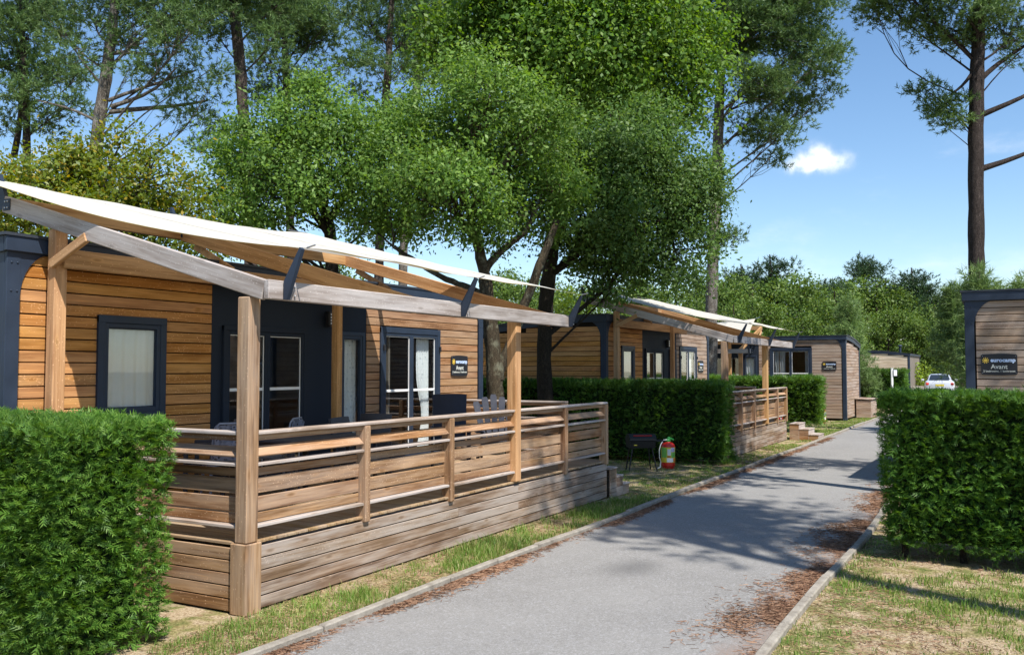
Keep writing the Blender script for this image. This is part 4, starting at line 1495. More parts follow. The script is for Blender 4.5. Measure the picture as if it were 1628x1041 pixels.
mkpine('pine_tree', 'full-crowned pine standing behind the rounded holm oak',
       [(462, 420, 14), (460, 250, 13), (455, 120, 12), (452, 40, 10), (450, -40, 7)],
       [(460, 40, 50, 0), (505, 68, 40, 1), (428, 100, 36, -1), (542, 100, 30, 0), (465, 140, 34, .5), (490, 8, 50, 0), (430, 20, 44, 1), (460, -60, 60, 0), (525, 30, 30, -1), (410, 150, 28, 0), (500, 130, 26, 0)],
       39, 36, bark=B_PINED, per_m3=5.6, tufts=15, n=12, needle=.21, width=.019, sig=.25)
mkpine('pine_tree', 'slim pine whose trunk stands clear of the sky above the shade sail',
       [(602, 470, 15), (604, 380, 14), (607, 280, 13), (612, 180, 12), (618, 90, 11), (622, 10, 9), (624, -60, 6)],
       [(590, 40, 40, 0), (640, 66, 40, .6), (618, 112, 34, -.6), (576, 145, 24, 0), (560, 22, 32, 0), (600, 195, 26, .5), (642, 165, 30, 0), (620, -10, 50, 0), (665, 110, 30, 0), (575, 90, 24, -.5), (585, 235, 18, 0)],
       33, 37, bark=B_PINE, per_m3=6.0, tufts=15, n=12, needle=.19, width=.0165, sig=.23)
mkpine('pine_tree', 'grey-trunked pine half hidden behind the two-stemmed holm oak',
       [(640, 470, 15), (642, 380, 14), (650, 260, 13), (662, 140, 12), (672, 40, 10), (680, -60, 7)],
       [(690, 45, 44, 0), (732, 88, 38, .5), (660, 20, 44, -.5), (700, -30, 60, 0), (745, 30, 46, 0), (700, 120, 30, .5), (655, 60, 30, 0)],
       38, 38, bark=B_PINEG, per_m3=5.6, tufts=15, n=12, needle=.21, width=.019, sig=.25)

# young pines
def young(label, px, py_top, d, h, seed, wd=1.0, t0=.25):
    b = at(px, 585, d); base = (b[0], b[1], gz(b[0]))
    top = at(px, py_top, d)[2]
    r = np.random.default_rng(seed)
    lobes = []
    k = 9
    for i in range(k):
        t = i / (k - 1)
        z = base[2] + (top - base[2]) * (t0 + (.97 - t0) * t)
        R = wd * (1 - t * .8)
        for q in range(4 if t < .9 else 1):
            a = r.random() * 6.28
            rr_ = R * .62 if t < .95 else 0
            lobes.append((base[0] + rr_ * math.cos(a), base[1] + rr_ * math.sin(a), z, R * .4 + .08, R * .4 + .08, (R * .4 + .1) * 1.5))
    return pine('young_pine', label, base, [(base[0], base[1], base[2] - .1, .09), (base[0], base[1], (base[2] + top) / 2, .06), (base[0], base[1], top, .02)], lobes, per_m3=10, tufts=6, n=14,
                needle=.26, width=.012, sig=.14, mat=L_PINEY, seed=seed, group='young pines', flat_=1.0, lr=.03, shell=.2, spread=.7)


young('pale young pine behind the lodge turned end-on', 1350, 478, 47, 6, 41, 1.25)
young('young pine at the foot of the tall dark pine, behind the lodge opposite', 1560, 432, 28.6, 5, 42, .9)
young('young pine at the right edge behind the roof of the lodge opposite', 1640, 440, 30.5, 5, 43, 1.1)
young('small young pine left of the tall dark pine, over the lodge corner', 1528, 458, 31, 5, 44, .8, .55)

# far wood: a few kinds, every tree an individual
def far_kind(seed, pine_like):
    r = np.random.default_rng(seed)
    H = 9.0
    lobes = []
    n = 15 if not pine_like else 12
    for i in range(n):
        t = r.random()
        z = H * ((.2 if not pine_like else .5) + (.7 if not pine_like else .45) * t)
        R = (2.5 * math.sin(math.pi * min(.95, .25 + .62 * t)) if not pine_like else 2.2 * (1.1 - .6 * t))
        a = r.random() * 6.283; q = R * math.sqrt(r.random()) * .9
        s = r.uniform(.8, 1.4)
        lobes.append((q * math.cos(a), q * math.sin(a), z, s, s, s * (.8 if not pine_like else .55)))
    tr = [(0, 0, -.2, .2), (.05, 0, H * .4, .16), (.0, .1, H * .75, .09), (0, 0, H * .95, .04)]
    if pine_like:
        o = pine('wood_pine', 'dark pine', (0, 0, 0), tr, lobes, per_m3=3.6, tufts=9, n=10, needle=.3, width=.026, sig=.3, bark=B_PINED, mat=L_FARD, seed=seed, flat_=1.0)
    else:
        o = broadleaf('wood_tree', 'leafy tree', (0, 0, 0), [tr], lobes, .21, 3.6, 26, .34, B_OAKD, L_FAR, seed, wide=.34, twig_n=4)
    return o


kinds = [far_kind(60 + i, False) for i in range(4)] + [far_kind(70 + i, True) for i in range(2)]
used = [False] * 6


def put_tree(k, base, s, rz, sz=1.0, label=None, group=None):
    src = kinds[k]
    if used[k]:
        o = src.copy(); COL.objects.link(o)
        for ch in src.children:
            c = ch.copy(); COL.objects.link(c); c.parent = o
    else:
        o = src; used[k] = True
    o.location = base
    o.rotation_euler = (0, 0, rz)
    o.scale = (s, s, s * sz)
    o['label'] = label or ('leafy tree in the wood beyond the lodges' if k < 4 else 'dark pine in the wood beyond the lodges')
    o['group'] = group or ('leafy trees of the wood' if k < 4 else 'dark pines of the wood')
    o['category'] = 'tree'
    return o


ZONES = [(540, 'behind the nearest lodge'), (830, 'glimpsed under the shade sail tip'), (1000, 'in the gap between the first two lodges'), (1135, 'over the second lodge roof'), (1250, 'right of the pale pine trunk'),
         (1345, 'over the end-on lodge roof'), (1450, 'over the pale lodge'), (1535, 'behind the parked car'), (9999, 'behind the lodge opposite')]
yt_low = lambda y, d: y > 460 or d < 60


def far(px, ytop, d, k):
    b = at(px, 585, d)
    g0 = gz(b[0])
    h = at(px, ytop, d)[2] - g0
    z = [n for lim, n in ZONES if px < lim][0]
    row = 'lower leafy tree' if yt_low(ytop, d) else 'tall leafy tree'
    kd = 'dark domed pine' if k > 3 else row
    return put_tree(k, (b[0], b[1], g0), h / (9.3 if k < 4 else 8.4) * rj.uniform(.95, 1.05), rj.uniform(0, 6.28), 1.0, f'{kd} of the wood {z}', f'{kd}s {z}')


# skyline of the wood from left to right: (px, y of the top)
sky_line = [(800, 432), (830, 440), (862, 430), (900, 445), (940, 438), (985, 430), (1030, 440), (1075, 428), (1110, 440), (1150, 437), (1178, 430), (1200, 436), (1246, 434), (1275, 436),
            (1300, 446), (1330, 445), (1352, 450), (1395, 446), (1425, 452), (1488, 470), (1515, 462), (1545, 455), (1580, 440), (1620, 432), (1660, 436)]
for i, (px, yt) in enumerate(sky_line):
    far(px + J(4), yt + J(6), (78 if px < 1340 else 100) + J(8), i % 4)
for (px, yt) in ((1226, 402), (1314, 442), (1375, 432), (1452, 430), (1410, 438), (1180, 420), (1470, 438)):
    far(px, yt, 84 if px < 1340 else 104, 4 + (px % 2))
for i, px in enumerate(range(1170, 1700, 34)):
    far(px + J(10), (478 if px < 1340 else 492) + J(14), (64 if px < 1340 else 92) + J(4), (i * 3 + 1) % 4)
for i, px in enumerate(range(560, 1170, 55)):
    far(px + J(12), 468 + J(16), 62 + J(5), (i * 3 + 2) % 4)
for i, px in enumerate((-60, 20, 110, 200, 290, 380, 470, 550)):
    far(px + J(15), 395 + J(25), 52 + J(4), (i * 3) % 4)
for i, px in enumerate((1455, 1490, 1525, 1560)):
    far(px + J(6), 520 + J(12), 88 + J(2), i % 4)
# a yellow-green shrub lit in the gap between the lodges, and shrubs by the car
def shrub(label, px, py, rp, d, seed, mat):
    c = at(px, py, d); b = (c[0], c[1], gz(c[0]))
    R = rp * d / F
    lobes = [(c[0] + J(R * .6), c[1] + J(R * .6), b[2] + (c[2] - b[2]) * q, R * .7, R * .7, R * .6) for q in (.35, .6, .85, 1.0, 1.1)]
    return broadleaf('shrub', label, b, [[(*b, .06), (b[0], b[1], c[2], .03)]], lobes, .16, 6, 26, .22, B_OAKD, mat, seed, 'shrubs', .36, 4, cat='shrub')


shrub('yellow-green bush seen in the gap between the first two lodges', 915, 487, 34, 46, 81, L_SHRUB)
shrub('leafy light green bush left of the parked car', 1462, 592, 22, 66, 82, L_SHRUB)
shrub('green bush right of the parked car', 1525, 600, 18, 64, 83, L_FAR)

# pines on the sunny side of the path, out of the picture; their crowns shade the asphalt
def shade_pine(x, y, h, seed, R, per=5.0, label='', off=(0, 0)):
    r = np.random.default_rng(seed)
    lobes = []
    for i in range(13):
        a = r.random() * 6.283; q = R * math.sqrt(r.random())
        s = r.uniform(.7, 1.3)
        lobes.append((x + off[0] + q * math.cos(a), y + off[1] + q * math.sin(a), h * r.uniform(.76, 1.0), s * 1.3, s * 1.3, s))
    pine('pine_tree', label, (x, y, 0), [(x, y, -.1, .24), (x + .1, y, h * .4, .2), (x, y + .1, h * .75, .14), (x, y, h * .97, .05)], lobes, per_m3=per, tufts=8, n=13, needle=.26, width=.022, sig=.3, seed=seed, group='tall pines', flat_=.6, bark=B_PINE)


shade_pine(16.2, -.8, 13.8, 91, 3.4, 5.5, 'tall pine beside the lodge opposite, its crown over the path', (.8, 1.2))
shade_pine(18.0, -6.5, 14.0, 92, 3.6, 4.5, 'tall pine behind the lodge opposite, shading the middle of the path')
shade_pine(6.2, -6.4, 19.0, 93, 1.3, 3.2, 'slim pine whose trunk shadow crosses the grass under the big hedge', (2.0, .9))


# ------------------------------------------------------------------ hedges
def frond_geo(P, D, N, L, r, pairs=4):
    """flat cypress sprays: an axis with side leaflets"""
    D = unit(D); S = unit(np.cross(D, N)); N = np.cross(S, D)
    V, Fq = [], []
    base = 0
    m = len(P)
    Lc = L[:, None]
    def pt(t):
        return P + D * Lc * t - N * Lc * (.18 * t * t)
    def kite(a, dr, ln, w):
        nonlocal base
        q = unit(np.cross(dr, N))
        v = np.stack([a + q * w, a - q * w, a + dr * ln], 1).reshape(-1, 3)
        V.append(v)
        Fq.append(np.arange(m * 3).reshape(-1, 3) + base)
        base += m * 3
    kite(P, D, Lc * 1.0, Lc * .045)
    for k in range(pairs):
        t = .12 + .72 * k / pairs
        for s in (-1, 1):
            dr = unit(D * .8 + S * s * r.uniform(.55, .85, (m, 1)) - N * .1 + r.normal(size=(m, 3)) * .08)
            kite(pt(t), dr, Lc * (.58 - .36 * t) * r.uniform(.8, 1.25, (m, 1)), Lc * .062)
    return np.concatenate(V), np.concatenate(Fq)


def hedge(label, x0, x1, y0, y1, h, dens, L, seed, mat, pairs=4, zb=.06, rotz=0.0, stems=0, top_soft=.04):
    r = np.random.default_rng(seed)
    root = empty('hedge', label, 'hedge', ((x0 + x1) / 2, (y0 + y1) / 2, gz(x0)), rotz, 'clipped conifer hedges')
    a, b = (x1 - x0) / 2, (y1 - y0) / 2
    faces = [((-1, 0, 0), 2 * b, h), ((1, 0, 0), 2 * b, h), ((0, -1, 0), 2 * a, h), ((0, 1, 0), 2 * a, h), ((0, 0, 1), 2 * a, 2 * b)]
    Ps, Ns = [], []
    for n, u, v in faces:
        k = int(u * v * dens * (1.4 if n[2] else .35 if n[0] + n[1] > 0 else 1))
        s, t = r.random(k), r.random(k)
        if n[0]: p = np.stack([np.full(k, n[0] * a), (s * 2 - 1) * b, zb + t ** .95 * (h - zb)], 1)
        elif n[1]: p = np.stack([(s * 2 - 1) * a, np.full(k, n[1] * b), zb + t ** .95 * (h - zb)], 1)
        else: p = np.stack([(s * 2 - 1) * a, (t * 2 - 1) * b, np.full(k, h)], 1)
        Ps.append(p); Ns.append(np.tile(np.array(n, float), (k, 1)))
    P, N = np.concatenate(Ps), np.concatenate(Ns)
    ph = r.random(6) * 6
    w = lambda p: (.5 * np.sin(p[:, 1] * 2.1 + p[:, 2] * 1.3 + p[:, 0] + ph[0]) + .5 * np.sin(p[:, 1] * 3.7 - p[:, 2] * 4.1 + p[:, 0] * 3 + ph[1]) + .6 * np.sin(p[:, 2] * 7 + p[:, 1] * 5.5 + p[:, 0] * 5 + ph[2]))
    P = P + N * (.035 * w(P))[:, None]
    # rounded rims
    P[:, 2] -= np.where(N[:, 2] > .5, 0, 0)
    depth = r.random(len(P)) ** 1.5 * .16
    P = P - N * (depth + L * .35)[:, None]
    side = np.abs(N[:, 2]) < .5
    up = np.array([0, 0, 1.0])
    tang = np.cross(N, up)
    D = N * r.uniform(.45, 1.0, (len(P), 1)) + r.normal(size=P.shape) * .42 + np.where(side[:, None], up * .28, 0)
    Nn = np.where(side[:, None], up + N * .5, N * .2 + r.normal(size=P.shape)) + r.normal(size=P.shape) * .45
    Ls = L * r.uniform(.6, 1.35, len(P))
    stray = r.random(len(P)) < .02
    Ls = np.where(stray, Ls * 1.45, Ls)
    V, Fq = frond_geo(P, unit(D), unit(Nn), Ls, r, pairs)
    link('foliage', np_mesh('foliage', V, [Fq], mat), root)
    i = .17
    core = MB()  # solid filler, its dark colour painting the shade between the sprays
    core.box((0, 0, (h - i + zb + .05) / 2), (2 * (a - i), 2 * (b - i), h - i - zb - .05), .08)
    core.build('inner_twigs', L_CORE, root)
    for k in range(stems):
        yy = -b + .25 + k * (2 * b - .5) / max(1, stems - 1)
        yy += float(r.uniform(-.12, .12))
        MB().tube([(0.05 - a * .55, yy, -.05), (.02 - a * .5, yy + .02, .2), (-a * .4, yy, .5)], [.045, .035, .03], 7).build('stem', B_OAKD, root, smooth=True)
    return root


hedge('bright clipped conifer hedge in the left foreground', 4.16, 5.24, 6.12, 11.5, 1.81, 2000, .092, 101, L_HEDGE, 3, .02)
hedge('big dark conifer hedge on the opposite side, its stems showing at the foot', 11.25, 12.35, -4.2, 1.32, 1.93, 1500, .108, 102, L_HEDGE_SHADE, 3, .16, math.radians(-4), 9)
hedge('shaded conifer hedge behind the barbecue and gas bottle', 20.45, 21.5, 5.75, 13.0, 1.92, 640, .125, 103, L_HEDGE_SHADE, 3, .05)
hedge('sunlit conifer hedge between the second terrace and the end-on lodge', 32.3, 33.4, 5.7, 12.5, 1.92, 400, .18, 104, L_HEDGE, 2, .3)
hedge('far clipped hedge in front of the pale lodge, behind the white post', 50.5, 52.2, 4.7, 8.5, 2.0, 200, .26, 105, L_HEDGE_SHADE, 2, .05)
hedge('far clipped hedge beside the wooden bin', 46.6, 47.7, 7.0, 10.5, 2.0, 200, .26, 106, L_HEDGE_SHADE, 2, .05)


# ------------------------------------------------------------------ grass and needle litter
def vnoise(x, y, s, seed=0):
    return (np.sin(x * s * 1.0 + 1.3 * np.sin(y * s * .7 + seed) + seed) + np.sin(y * s * 1.27 + 1.1 * np.sin(x * s * .83 + 2 * seed) + 2.1 * seed) + .7 * np.sin((x + y) * s * 2.3 + seed * 3) + .5 * np.sin((x - 1.4 * y) * s * 3.9 + seed)) / 3.2


def blades(regions, seed):
    r = np.random.default_rng(seed)
    Cs = []
    for (x0, x1, y0, y1, dens, nb, hh, thr) in regions:
        n = int((x1 - x0) * (y1 - y0) * dens)
        p = np.stack([r.uniform(x0, x1, n), r.uniform(y0, y1, n)], 1)
        keep = vnoise(p[:, 0], p[:, 1], 1.9, 1.0) + r.normal(0, .25, n) > thr
        p = p[keep]
        k = r.integers(max(2, nb // 2), nb + 4, len(p))
        q = np.repeat(p, k, 0) + r.normal(size=(k.sum(), 2)) * .045
        h = hh * np.repeat(r.uniform(.5, 1.5, len(p)), k) * r.uniform(.5, 1.25, len(q))
        Cs.append(np.concatenate([q, h[:, None]], 1))
    A = np.concatenate(Cs)
    m = len(A)
    P = np.stack([A[:, 0], A[:, 1], np.full(m, .0) - .004], 1)
    h = A[:, 2:3]
    a = r.random(m) * 6.283
    S = np.stack([np.cos(a), np.sin(a), np.zeros(m)], 1)
    b = r.random(m) * 6.283
    lean = np.stack([np.cos(b), np.sin(b), np.zeros(m)], 1) * r.uniform(.1, .75, (m, 1))
    w = r.uniform(.0018, .0038, (m, 1)) * (1 + P[:, 0:1] * .045)
    mid = P + np.array([0, 0, .6]) * h + lean * h * .3
    tip = P + np.array([0, 0, 1.0]) * h * .92 + lean * h
    V = np.stack([P - S * w, P + S * w, mid + S * w * .8, mid - S * w * .8, tip], 1).reshape(-1, 3)
    i = np.arange(m)[:, None] * 5
    return V, np.concatenate([i + 0, i + 1, i + 2, i + 3], 1), np.concatenate([i + 3, i + 2, i + 4], 1)


REG = [(4.6, 15, 5.28, 6.02, 190, 14, .065, -.3), (6.9, 13.5, 5.3, 5.95, 100, 20, .11, .1), (14.6, 21, 5.3, 9.0, 60, 9, .045, .0), (16, 44, 5.28, 6.1, 70, 10, .055, -.2), (29, 40, 5.3, 7.5, 36, 10, .06, -.3),
       (5.5, 12.6, -3.5, 1.66, 130, 11, .05, -.15), (5.5, 11.5, -2.5, 1.6, 34, 20, .085, .35), (2.5, 6.0, 5.3, 6.5, 60, 10, .05, .1), (12.5, 18, .2, 1.66, 40, 8, .06, 0), (44, 50, 5.3, 8, 20, 8, .07, -.2), (26, 40, -2, 1.66, 14, 8, .07, 0)]
V, F4, F3 = blades(REG, 5)
g_ = link('grass', np_mesh('grass', V, [F4, F3], L_GRASS))
props(g_, 'thin tufts of green and straw-coloured grass along both verges', 'grass', kind='stuff')


def litter(n, seed):
    r = np.random.default_rng(seed)
    xs, ys = [], []
    x = 4.5 + 26 * r.random(n * 4) ** 1.5
    right = r.random(n * 4) < .68
    off = np.abs(r.normal(0, .21, n * 4))
    y = np.where(right, PY0 + .01 + off * 1.15, PY1 - .01 - off * .45)
    verge = r.random(n * 4) < .16
    y = np.where(verge, np.where(right, 1.68 - r.random(n * 4) * 1.6, 5.26 + r.random(n * 4) * .8), y)
    keep = vnoise(x, y * 1.6, 1.5, 2.0) + r.normal(0, .3, n * 4) > .05 + .12 * (~right)
    x, y = x[keep][:n], y[keep][:n]
    m = len(x)
    z = np.full(m, .006) + r.random(m) * .012
    P = np.stack([x, y, z], 1)
    a = r.random(m) * 6.283
    D = np.stack([np.cos(a), np.sin(a), r.normal(0, .07, m)], 1)
    S = np.stack([-np.sin(a), np.cos(a), r.normal(0, .2, m)], 1)
    L = r.uniform(.03, .085, (m, 1)); w = r.uniform(.0008, .0016, (m, 1)) * (1 + P[:, 0:1] * .035)
    V = np.stack([P - D * L / 2 - S * w, P + D * L / 2 - S * w, P + D * L / 2 + S * w + np.array([0, 0, .004]), P - D * L / 2 + S * w + np.array([0, 0, .004])], 1).reshape(-1, 3)
    return V, np.arange(m * 4).reshape(-1, 4)


V, F4 = litter(62000, 8)
l_ = link('pine_litter', np_mesh('pine_litter', V, [F4], L_LITTER))
props(l_, 'rust-brown fallen pine needles drifted along the path edges', 'litter', kind='stuff')

# ------------------------------------------------------------------ furniture on the terraces
DZ = .652


def mk_lace():
    t = NT('lace_resin')
    vo = t.n('ShaderNodeTexVoronoi'); vo.inputs['Scale'].default_value = 26
    t.l(t.coords(scale=(1, 1, 1)), vo.inputs['Vector'])
    hole = t.mapr(vo.outputs['Distance'], .36, .42, 1, 0)
    p = t.principled((.24, .25, .30), .5, .4)
    tr = t.n('ShaderNodeBsdfTransparent')
    mx = t.n('ShaderNodeMixShader')
    t.l(hole, mx.inputs[0]); t.l(p.outputs[0], mx.inputs[1]); t.l(tr.outputs[0], mx.inputs[2])
    t.l(mx.outputs[0], t.out.inputs['Surface'])
    return t.m


M_LACE = mk_lace()


def shell(name, prof, w0, w1, curve, mat, parent, th=.02, nx=9):
    """bent sheet: prof = (y,z) pairs, half widths w0..w1, curved across"""
    mb = MB()
    n = len(prof)
    rows = []
    prof = np.array(prof, float)
    nr = np.gradient(prof, axis=0)
    nr = np.stack([-nr[:, 1], nr[:, 0]], 1)
    nr /= np.linalg.norm(nr, axis=1, keepdims=True)
    vs = []
    for s in (0, 1):
        for i in range(n):
            w = w0 + (w1 - w0) * i / (n - 1)
            for j in range(nx):
                u = j / (nx - 1) * 2 - 1
                o = curve * u * u + s * th
                vs.append((w * u * (1 - .02 * (i in (0, n - 1))), prof[i, 0] + nr[i, 0] * o, prof[i, 1] + nr[i, 1] * o))
    fs = []
    N = n * nx
    for i in range(n - 1):
        for j in range(nx - 1):
            a = i * nx + j
            fs += [[a, a + 1, a + nx + 1, a + nx], [N + a, N + a + nx, N + a + nx + 1, N + a + 1]]
    ring = [j for j in range(nx)] + [i * nx + nx - 1 for i in range(1, n)] + [(n - 1) * nx + j for j in range(nx - 2, -1, -1)] + [i * nx for i in range(n - 2, 0, -1)]
    for a, b in zip(ring, ring[1:] + ring[:1]):
        fs.append([a, N + a, N + b, b])
    mb.add(vs, fs)
    return mb.build(name, mat, parent, smooth=True)


def lace_chair(label, x, y, rz, mat_back=None):
    r = empty('garden_chair', label, 'chair', (x, y, DZ), rz, 'resin dining chairs')
    shell('seat', [(-.22, .46), (-.1, .45), (.1, .44), (.2, .445)], .21, .2, -.02, M_GREYRES, r)
    shell('backrest', [(.2, .5), (.235, .62), (.27, .76), (.30, .92)], .19, .175, -.05, M_LACE, r)
    rim = MB().tube([(-.19, .2, .46), (-.19, .26, .72), (-.172, .30, .9), (-.13, .315, .94), (.13, .315, .94), (.172, .30, .9), (.19, .26, .72), (.19, .2, .46)], .014, 7)
    rim.build('back_frame', M_GREYRES, r, smooth=True)
    for sx in (-1, 1):
        MB().tube([(sx * .19, -.18, .45), (sx * .22, -.22, 0)], [.02, .015], 8).build('leg', M_GREYRES, r, smooth=True)
        MB().tube([(sx * .19, .19, .45), (sx * .21, .27, 0)], [.02, .015], 8).build('leg', M_GREYRES, r, smooth=True)
    return r


def rattan_chair(label, x, y, rz, mat=None):
    mat = mat or M_RATTAN
    r = empty('rattan_chair', label, 'chair', (x, y, DZ), rz, 'dark rattan-look chairs')
    piece('seat', (.5, .5, .08), (0, -.02, .4), mat, r, ch=.02)
    shell('backrest', [(.22, .42), (.25, .6), (.29, .8), (.33, .95)], .26, .24, -.04, mat, r, .035)
    for sx in (-1, 1):
        piece('armrest', (.06, .5, .05), (sx * .28, 0, .66), mat, r, ch=.015)
        for yy in (-.22, .22):
            piece('leg', (.05, .05, .64), (sx * .28, yy, .32), mat, r, ch=.008)
    return r


def highback(label, x, y, rz):
    r = empty('lounge_chair', label, 'chair', (x, y, DZ), rz)
    shell('seat', [(-.3, .43), (-.1, .41), (.15, .38), (.25, .38)], .26, .25, -.01, M_NAVY, r, .03)
    shell('backrest', [(.22, .40), (.28, .58), (.36, .85), (.43, 1.1), (.455, 1.17)], .25, .285, -.045, M_NAVY, r, .03)
    for sx in (-1, 1):
        piece('armrest', (.06, .55, .03), (sx * .29, -.02, .64), M_NAVY, r, (.08, 0, 0), .01)
        for yy, t in ((-.27, .0), (.24, 0)):
            piece('leg', (.035, .055, .64), (sx * .285, yy, .32), M_NAVY, r, ch=.008)
    piece('stretcher', (.56, .03, .04), (0, .24, .3), M_NAVY, r)
    return r


def adirondack(label, x, y, rz, z=DZ, group='slatted fan-back chairs'):
    r = empty('fan_back_chair', label, 'chair', (x, y, z), rz, group)
    for k in range(5):
        u = k - 2
        h = .92 - .05 * abs(u) ** 1.4
        mb = MB()
        a = u * .075; w0, w1 = .04, .06
        b = np.array([u * .085, .12, .30]); t_ = np.array([u * .152, .46, .30 + h * .93])
        d = t_ - b; L = np.linalg.norm(d); d /= L
        sx = np.array([1, 0, 0.]); sx = sx - d * (sx @ d); sx /= np.linalg.norm(sx)
        n = np.cross(sx, d)
        vs = []
        for s in (-.009, .009):
            for (q, w) in ((0, w0), (.5, (w0 + w1) / 2), (.93, w1), (.985, w1 * .7)):
                for g in (-1, 1):
                    vs.append(b + d * L * q + sx * w * g * .93 + n * s)
        fs = []
        for s in (0, 8):
            for q in range(3):
                fs.append([s + 2 * q, s + 2 * q + 1, s + 2 * q + 3, s + 2 * q + 2])
        ring = [0, 1, 3, 5, 7, 6, 4, 2]
        for p, q in zip(ring, ring[1:] + ring[:1]): fs.append([p, q, q + 8, p + 8])
        mb.add(vs, fs)
        mb.build('back_slat', M_NAVY, r)
    for k in range(6):
        piece('seat_slat', (.5, .075, .018), (0, -.36 + k * .088, .395 - k * .018), M_NAVY, r, (-.2, 0, 0), .004)
    for sx in (-1, 1):
        piece('armrest', (.13, .68, .022), (sx * .33, -.08, .56), M_NAVY, r, ch=.008)
        piece('leg', (.03, .1, .55), (sx * .3, -.34, .275), M_NAVY, r, ch=.005)
        MB().bar((sx * .275, -.38, .38), (sx * .275, .5, .03), .025, .1, .004).build('rear_leg', M_NAVY, r)
    piece('back_rail', (.62, .03, .06), (0, .28, .55), M_NAVY, r, ch=.004)
    return r


lace_chair('grey resin chair with pierced back seen right of the terrace corner post', 8.82, 8.42, math.radians(200))
lace_chair('grey resin chair with pierced back left of the terrace corner post', 7.85, 8.3, math.radians(150))
rattan_chair('dark rattan-look chair with its back to the railing, beside the table', 9.3, 7.35, math.radians(10))
rattan_chair('dark rattan-look chair by the lodge wall beside the pierced chairs', 8.0, 8.7, math.radians(215))
rattan_chair('dark rattan-look chair under the narrow curtained window', 9.85, 7.75, math.radians(-80))
tb = empty('dining_table', 'dark dining table in the shade of the nearest terrace', 'table', (8.55, 7.75, DZ), math.radians(4))
piece('table_top', (1.35, .85, .03), (0, 0, .73), M_RATTAN, tb, ch=.008)
piece('apron', (1.2, .7, .06), (0, 0, .684), M_RATTAN, tb, ch=.004)
for sx in (-1, 1):
    for sy in (-1, 1):
        piece('leg', (.06, .06, .655), (sx * .58, sy * .34, .3275), M_RATTAN, tb, ch=.006)
highback('tall navy lounge chair with a smooth back in front of the french door', 11.95, 7.7, math.radians(-55))
adirondack('navy fan-back slatted chair by the pergola post of the nearest terrace', 12.98, 7.45, math.radians(-52))
adirondack('navy fan-back slatted chair on the second terrace', 24.35, 6.95, math.radians(-30))
adirondack('navy fan-back slatted chair farther back on the second terrace', 25.4, 7.6, math.radians(10))


# ------------------------------------------------------------------ barbecues and gas bottles
def gas_bottle(label, x, y, rz, hose_to=None):
    r = empty('gas_bottle', label, 'gas bottle', (x, y, 0), rz, 'red gas bottles')
    R = .155
    MB().lathe([(.12, .0), (.135, .012), (.135, .04), (R, .06), (R, .48), (.145, .53), (.11, .565), (.06, .58), (.05, .6)], n=28).build('body', M_RED, r, smooth=True)

    def patch(nm, a0, a1, z0, z1, mat, lift=.003):
        n = max(3, int((a1 - a0) / .12))
        vs, fs = [], []
        for i in range(n + 1):
            a = a0 + (a1 - a0) * i / n
            for rr_ in (R - .004, R + lift):
                vs += [(rr_ * math.cos(a), rr_ * math.sin(a), z0), (rr_ * math.cos(a), rr_ * math.sin(a), z1)]
            if i:
                b = 4 * i
                fs += [[b - 2, b + 2, b + 3, b - 1], [b - 3, b - 1, b + 3, b + 1], [b - 4, b, b + 2, b - 2]]
        fs += [[0, 2, 3, 1], [4 * n, 4 * n + 1, 4 * n + 3, 4 * n + 2]]
        MB().add(vs, fs).build(nm, mat, r)
    c = math.radians(208)
    patch('print_band', c - 2.4, c + 2.4, .14, .475, M_YELLOW, .0015)
    patch('print_panel', c - .25, c + .25, .30, .44, M_WHITE)
    patch('print_panel', c - .28, c + .22, .255, .285, M_DRED)
    patch('print_panel', c - .35, c + .62, .148, .24, M_WHITE)
    patch('print_panel', c + .30, c + 1.15, .25, .36, M_LIME)
    patch('print_panel', c + .30, c + .95, .375, .47, M_LILAC)
    patch('print_panel', c + .68, c + 1.4, .15, .235, M_ORANGE)
    patch('print_panel', c - 1.3, c - .35, .25, .47, M_LIME)
    mb = MB()
    mb.lathe([(.055, .595), (.06, .61), (.05, .65), (.03, .665)], n=16)
    vh = mb.build('valve', M_GREEN, r, smooth=True)
    piece('valve_lever', (.17, .06, .045), (.07, -.04, .655), M_GREEN, r, (0, .35, -.5), .012)
    MB().tube([(-.03, 0, .64), (-.14, .05, .64), (-.22, .09, .55), (-.25, .12, .42), (-.21, .13, .26), (-.15, .12, .14), (-.2, .12, .03), (-.3, .15, .015)], .011, 8).build('hose', M_WHITE, r, smooth=True)
    return r


def cart_bbq(label, x, y, rz):
    r = empty('barbecue', label, 'barbecue', (x, y, 0), rz)
    mb = MB()
    mb.prism([(-.24, .62), (.24, .62), (.28, .80), (-.28, .80)], 0, -.34, .34)
    mb.build('fire_box', M_BLACK, r)
    MB().prism([(-.30, .815), (.27, .80), (.27, .87), (.05, .985), (-.16, .975), (-.30, .88)], 0, -.36, .36).build('lid', M_BLACK, r)
    piece('red_trim', (.5, .012, .025), (0, -.225, .945), M_RED, r, (.62, 0, 0))
    piece('side_shelf', (.26, .42, .025), (.49, 0, .80), M_BLACK, r)
    piece('control_knob', (.09, .03, .03), (-.2, -.255, .70), M_YELLOW, r, ch=.01)
    for sx in (-1, 1):
        MB().bar((sx * .26, -.18, .62), (sx * .38, -.26, 0), .03, .03, .004).build('leg', M_BLACK, r)
        MB().bar((sx * .26, .18, .62), (sx * .34, .26, 0), .03, .03, .004).build('leg', M_BLACK, r)
    return r


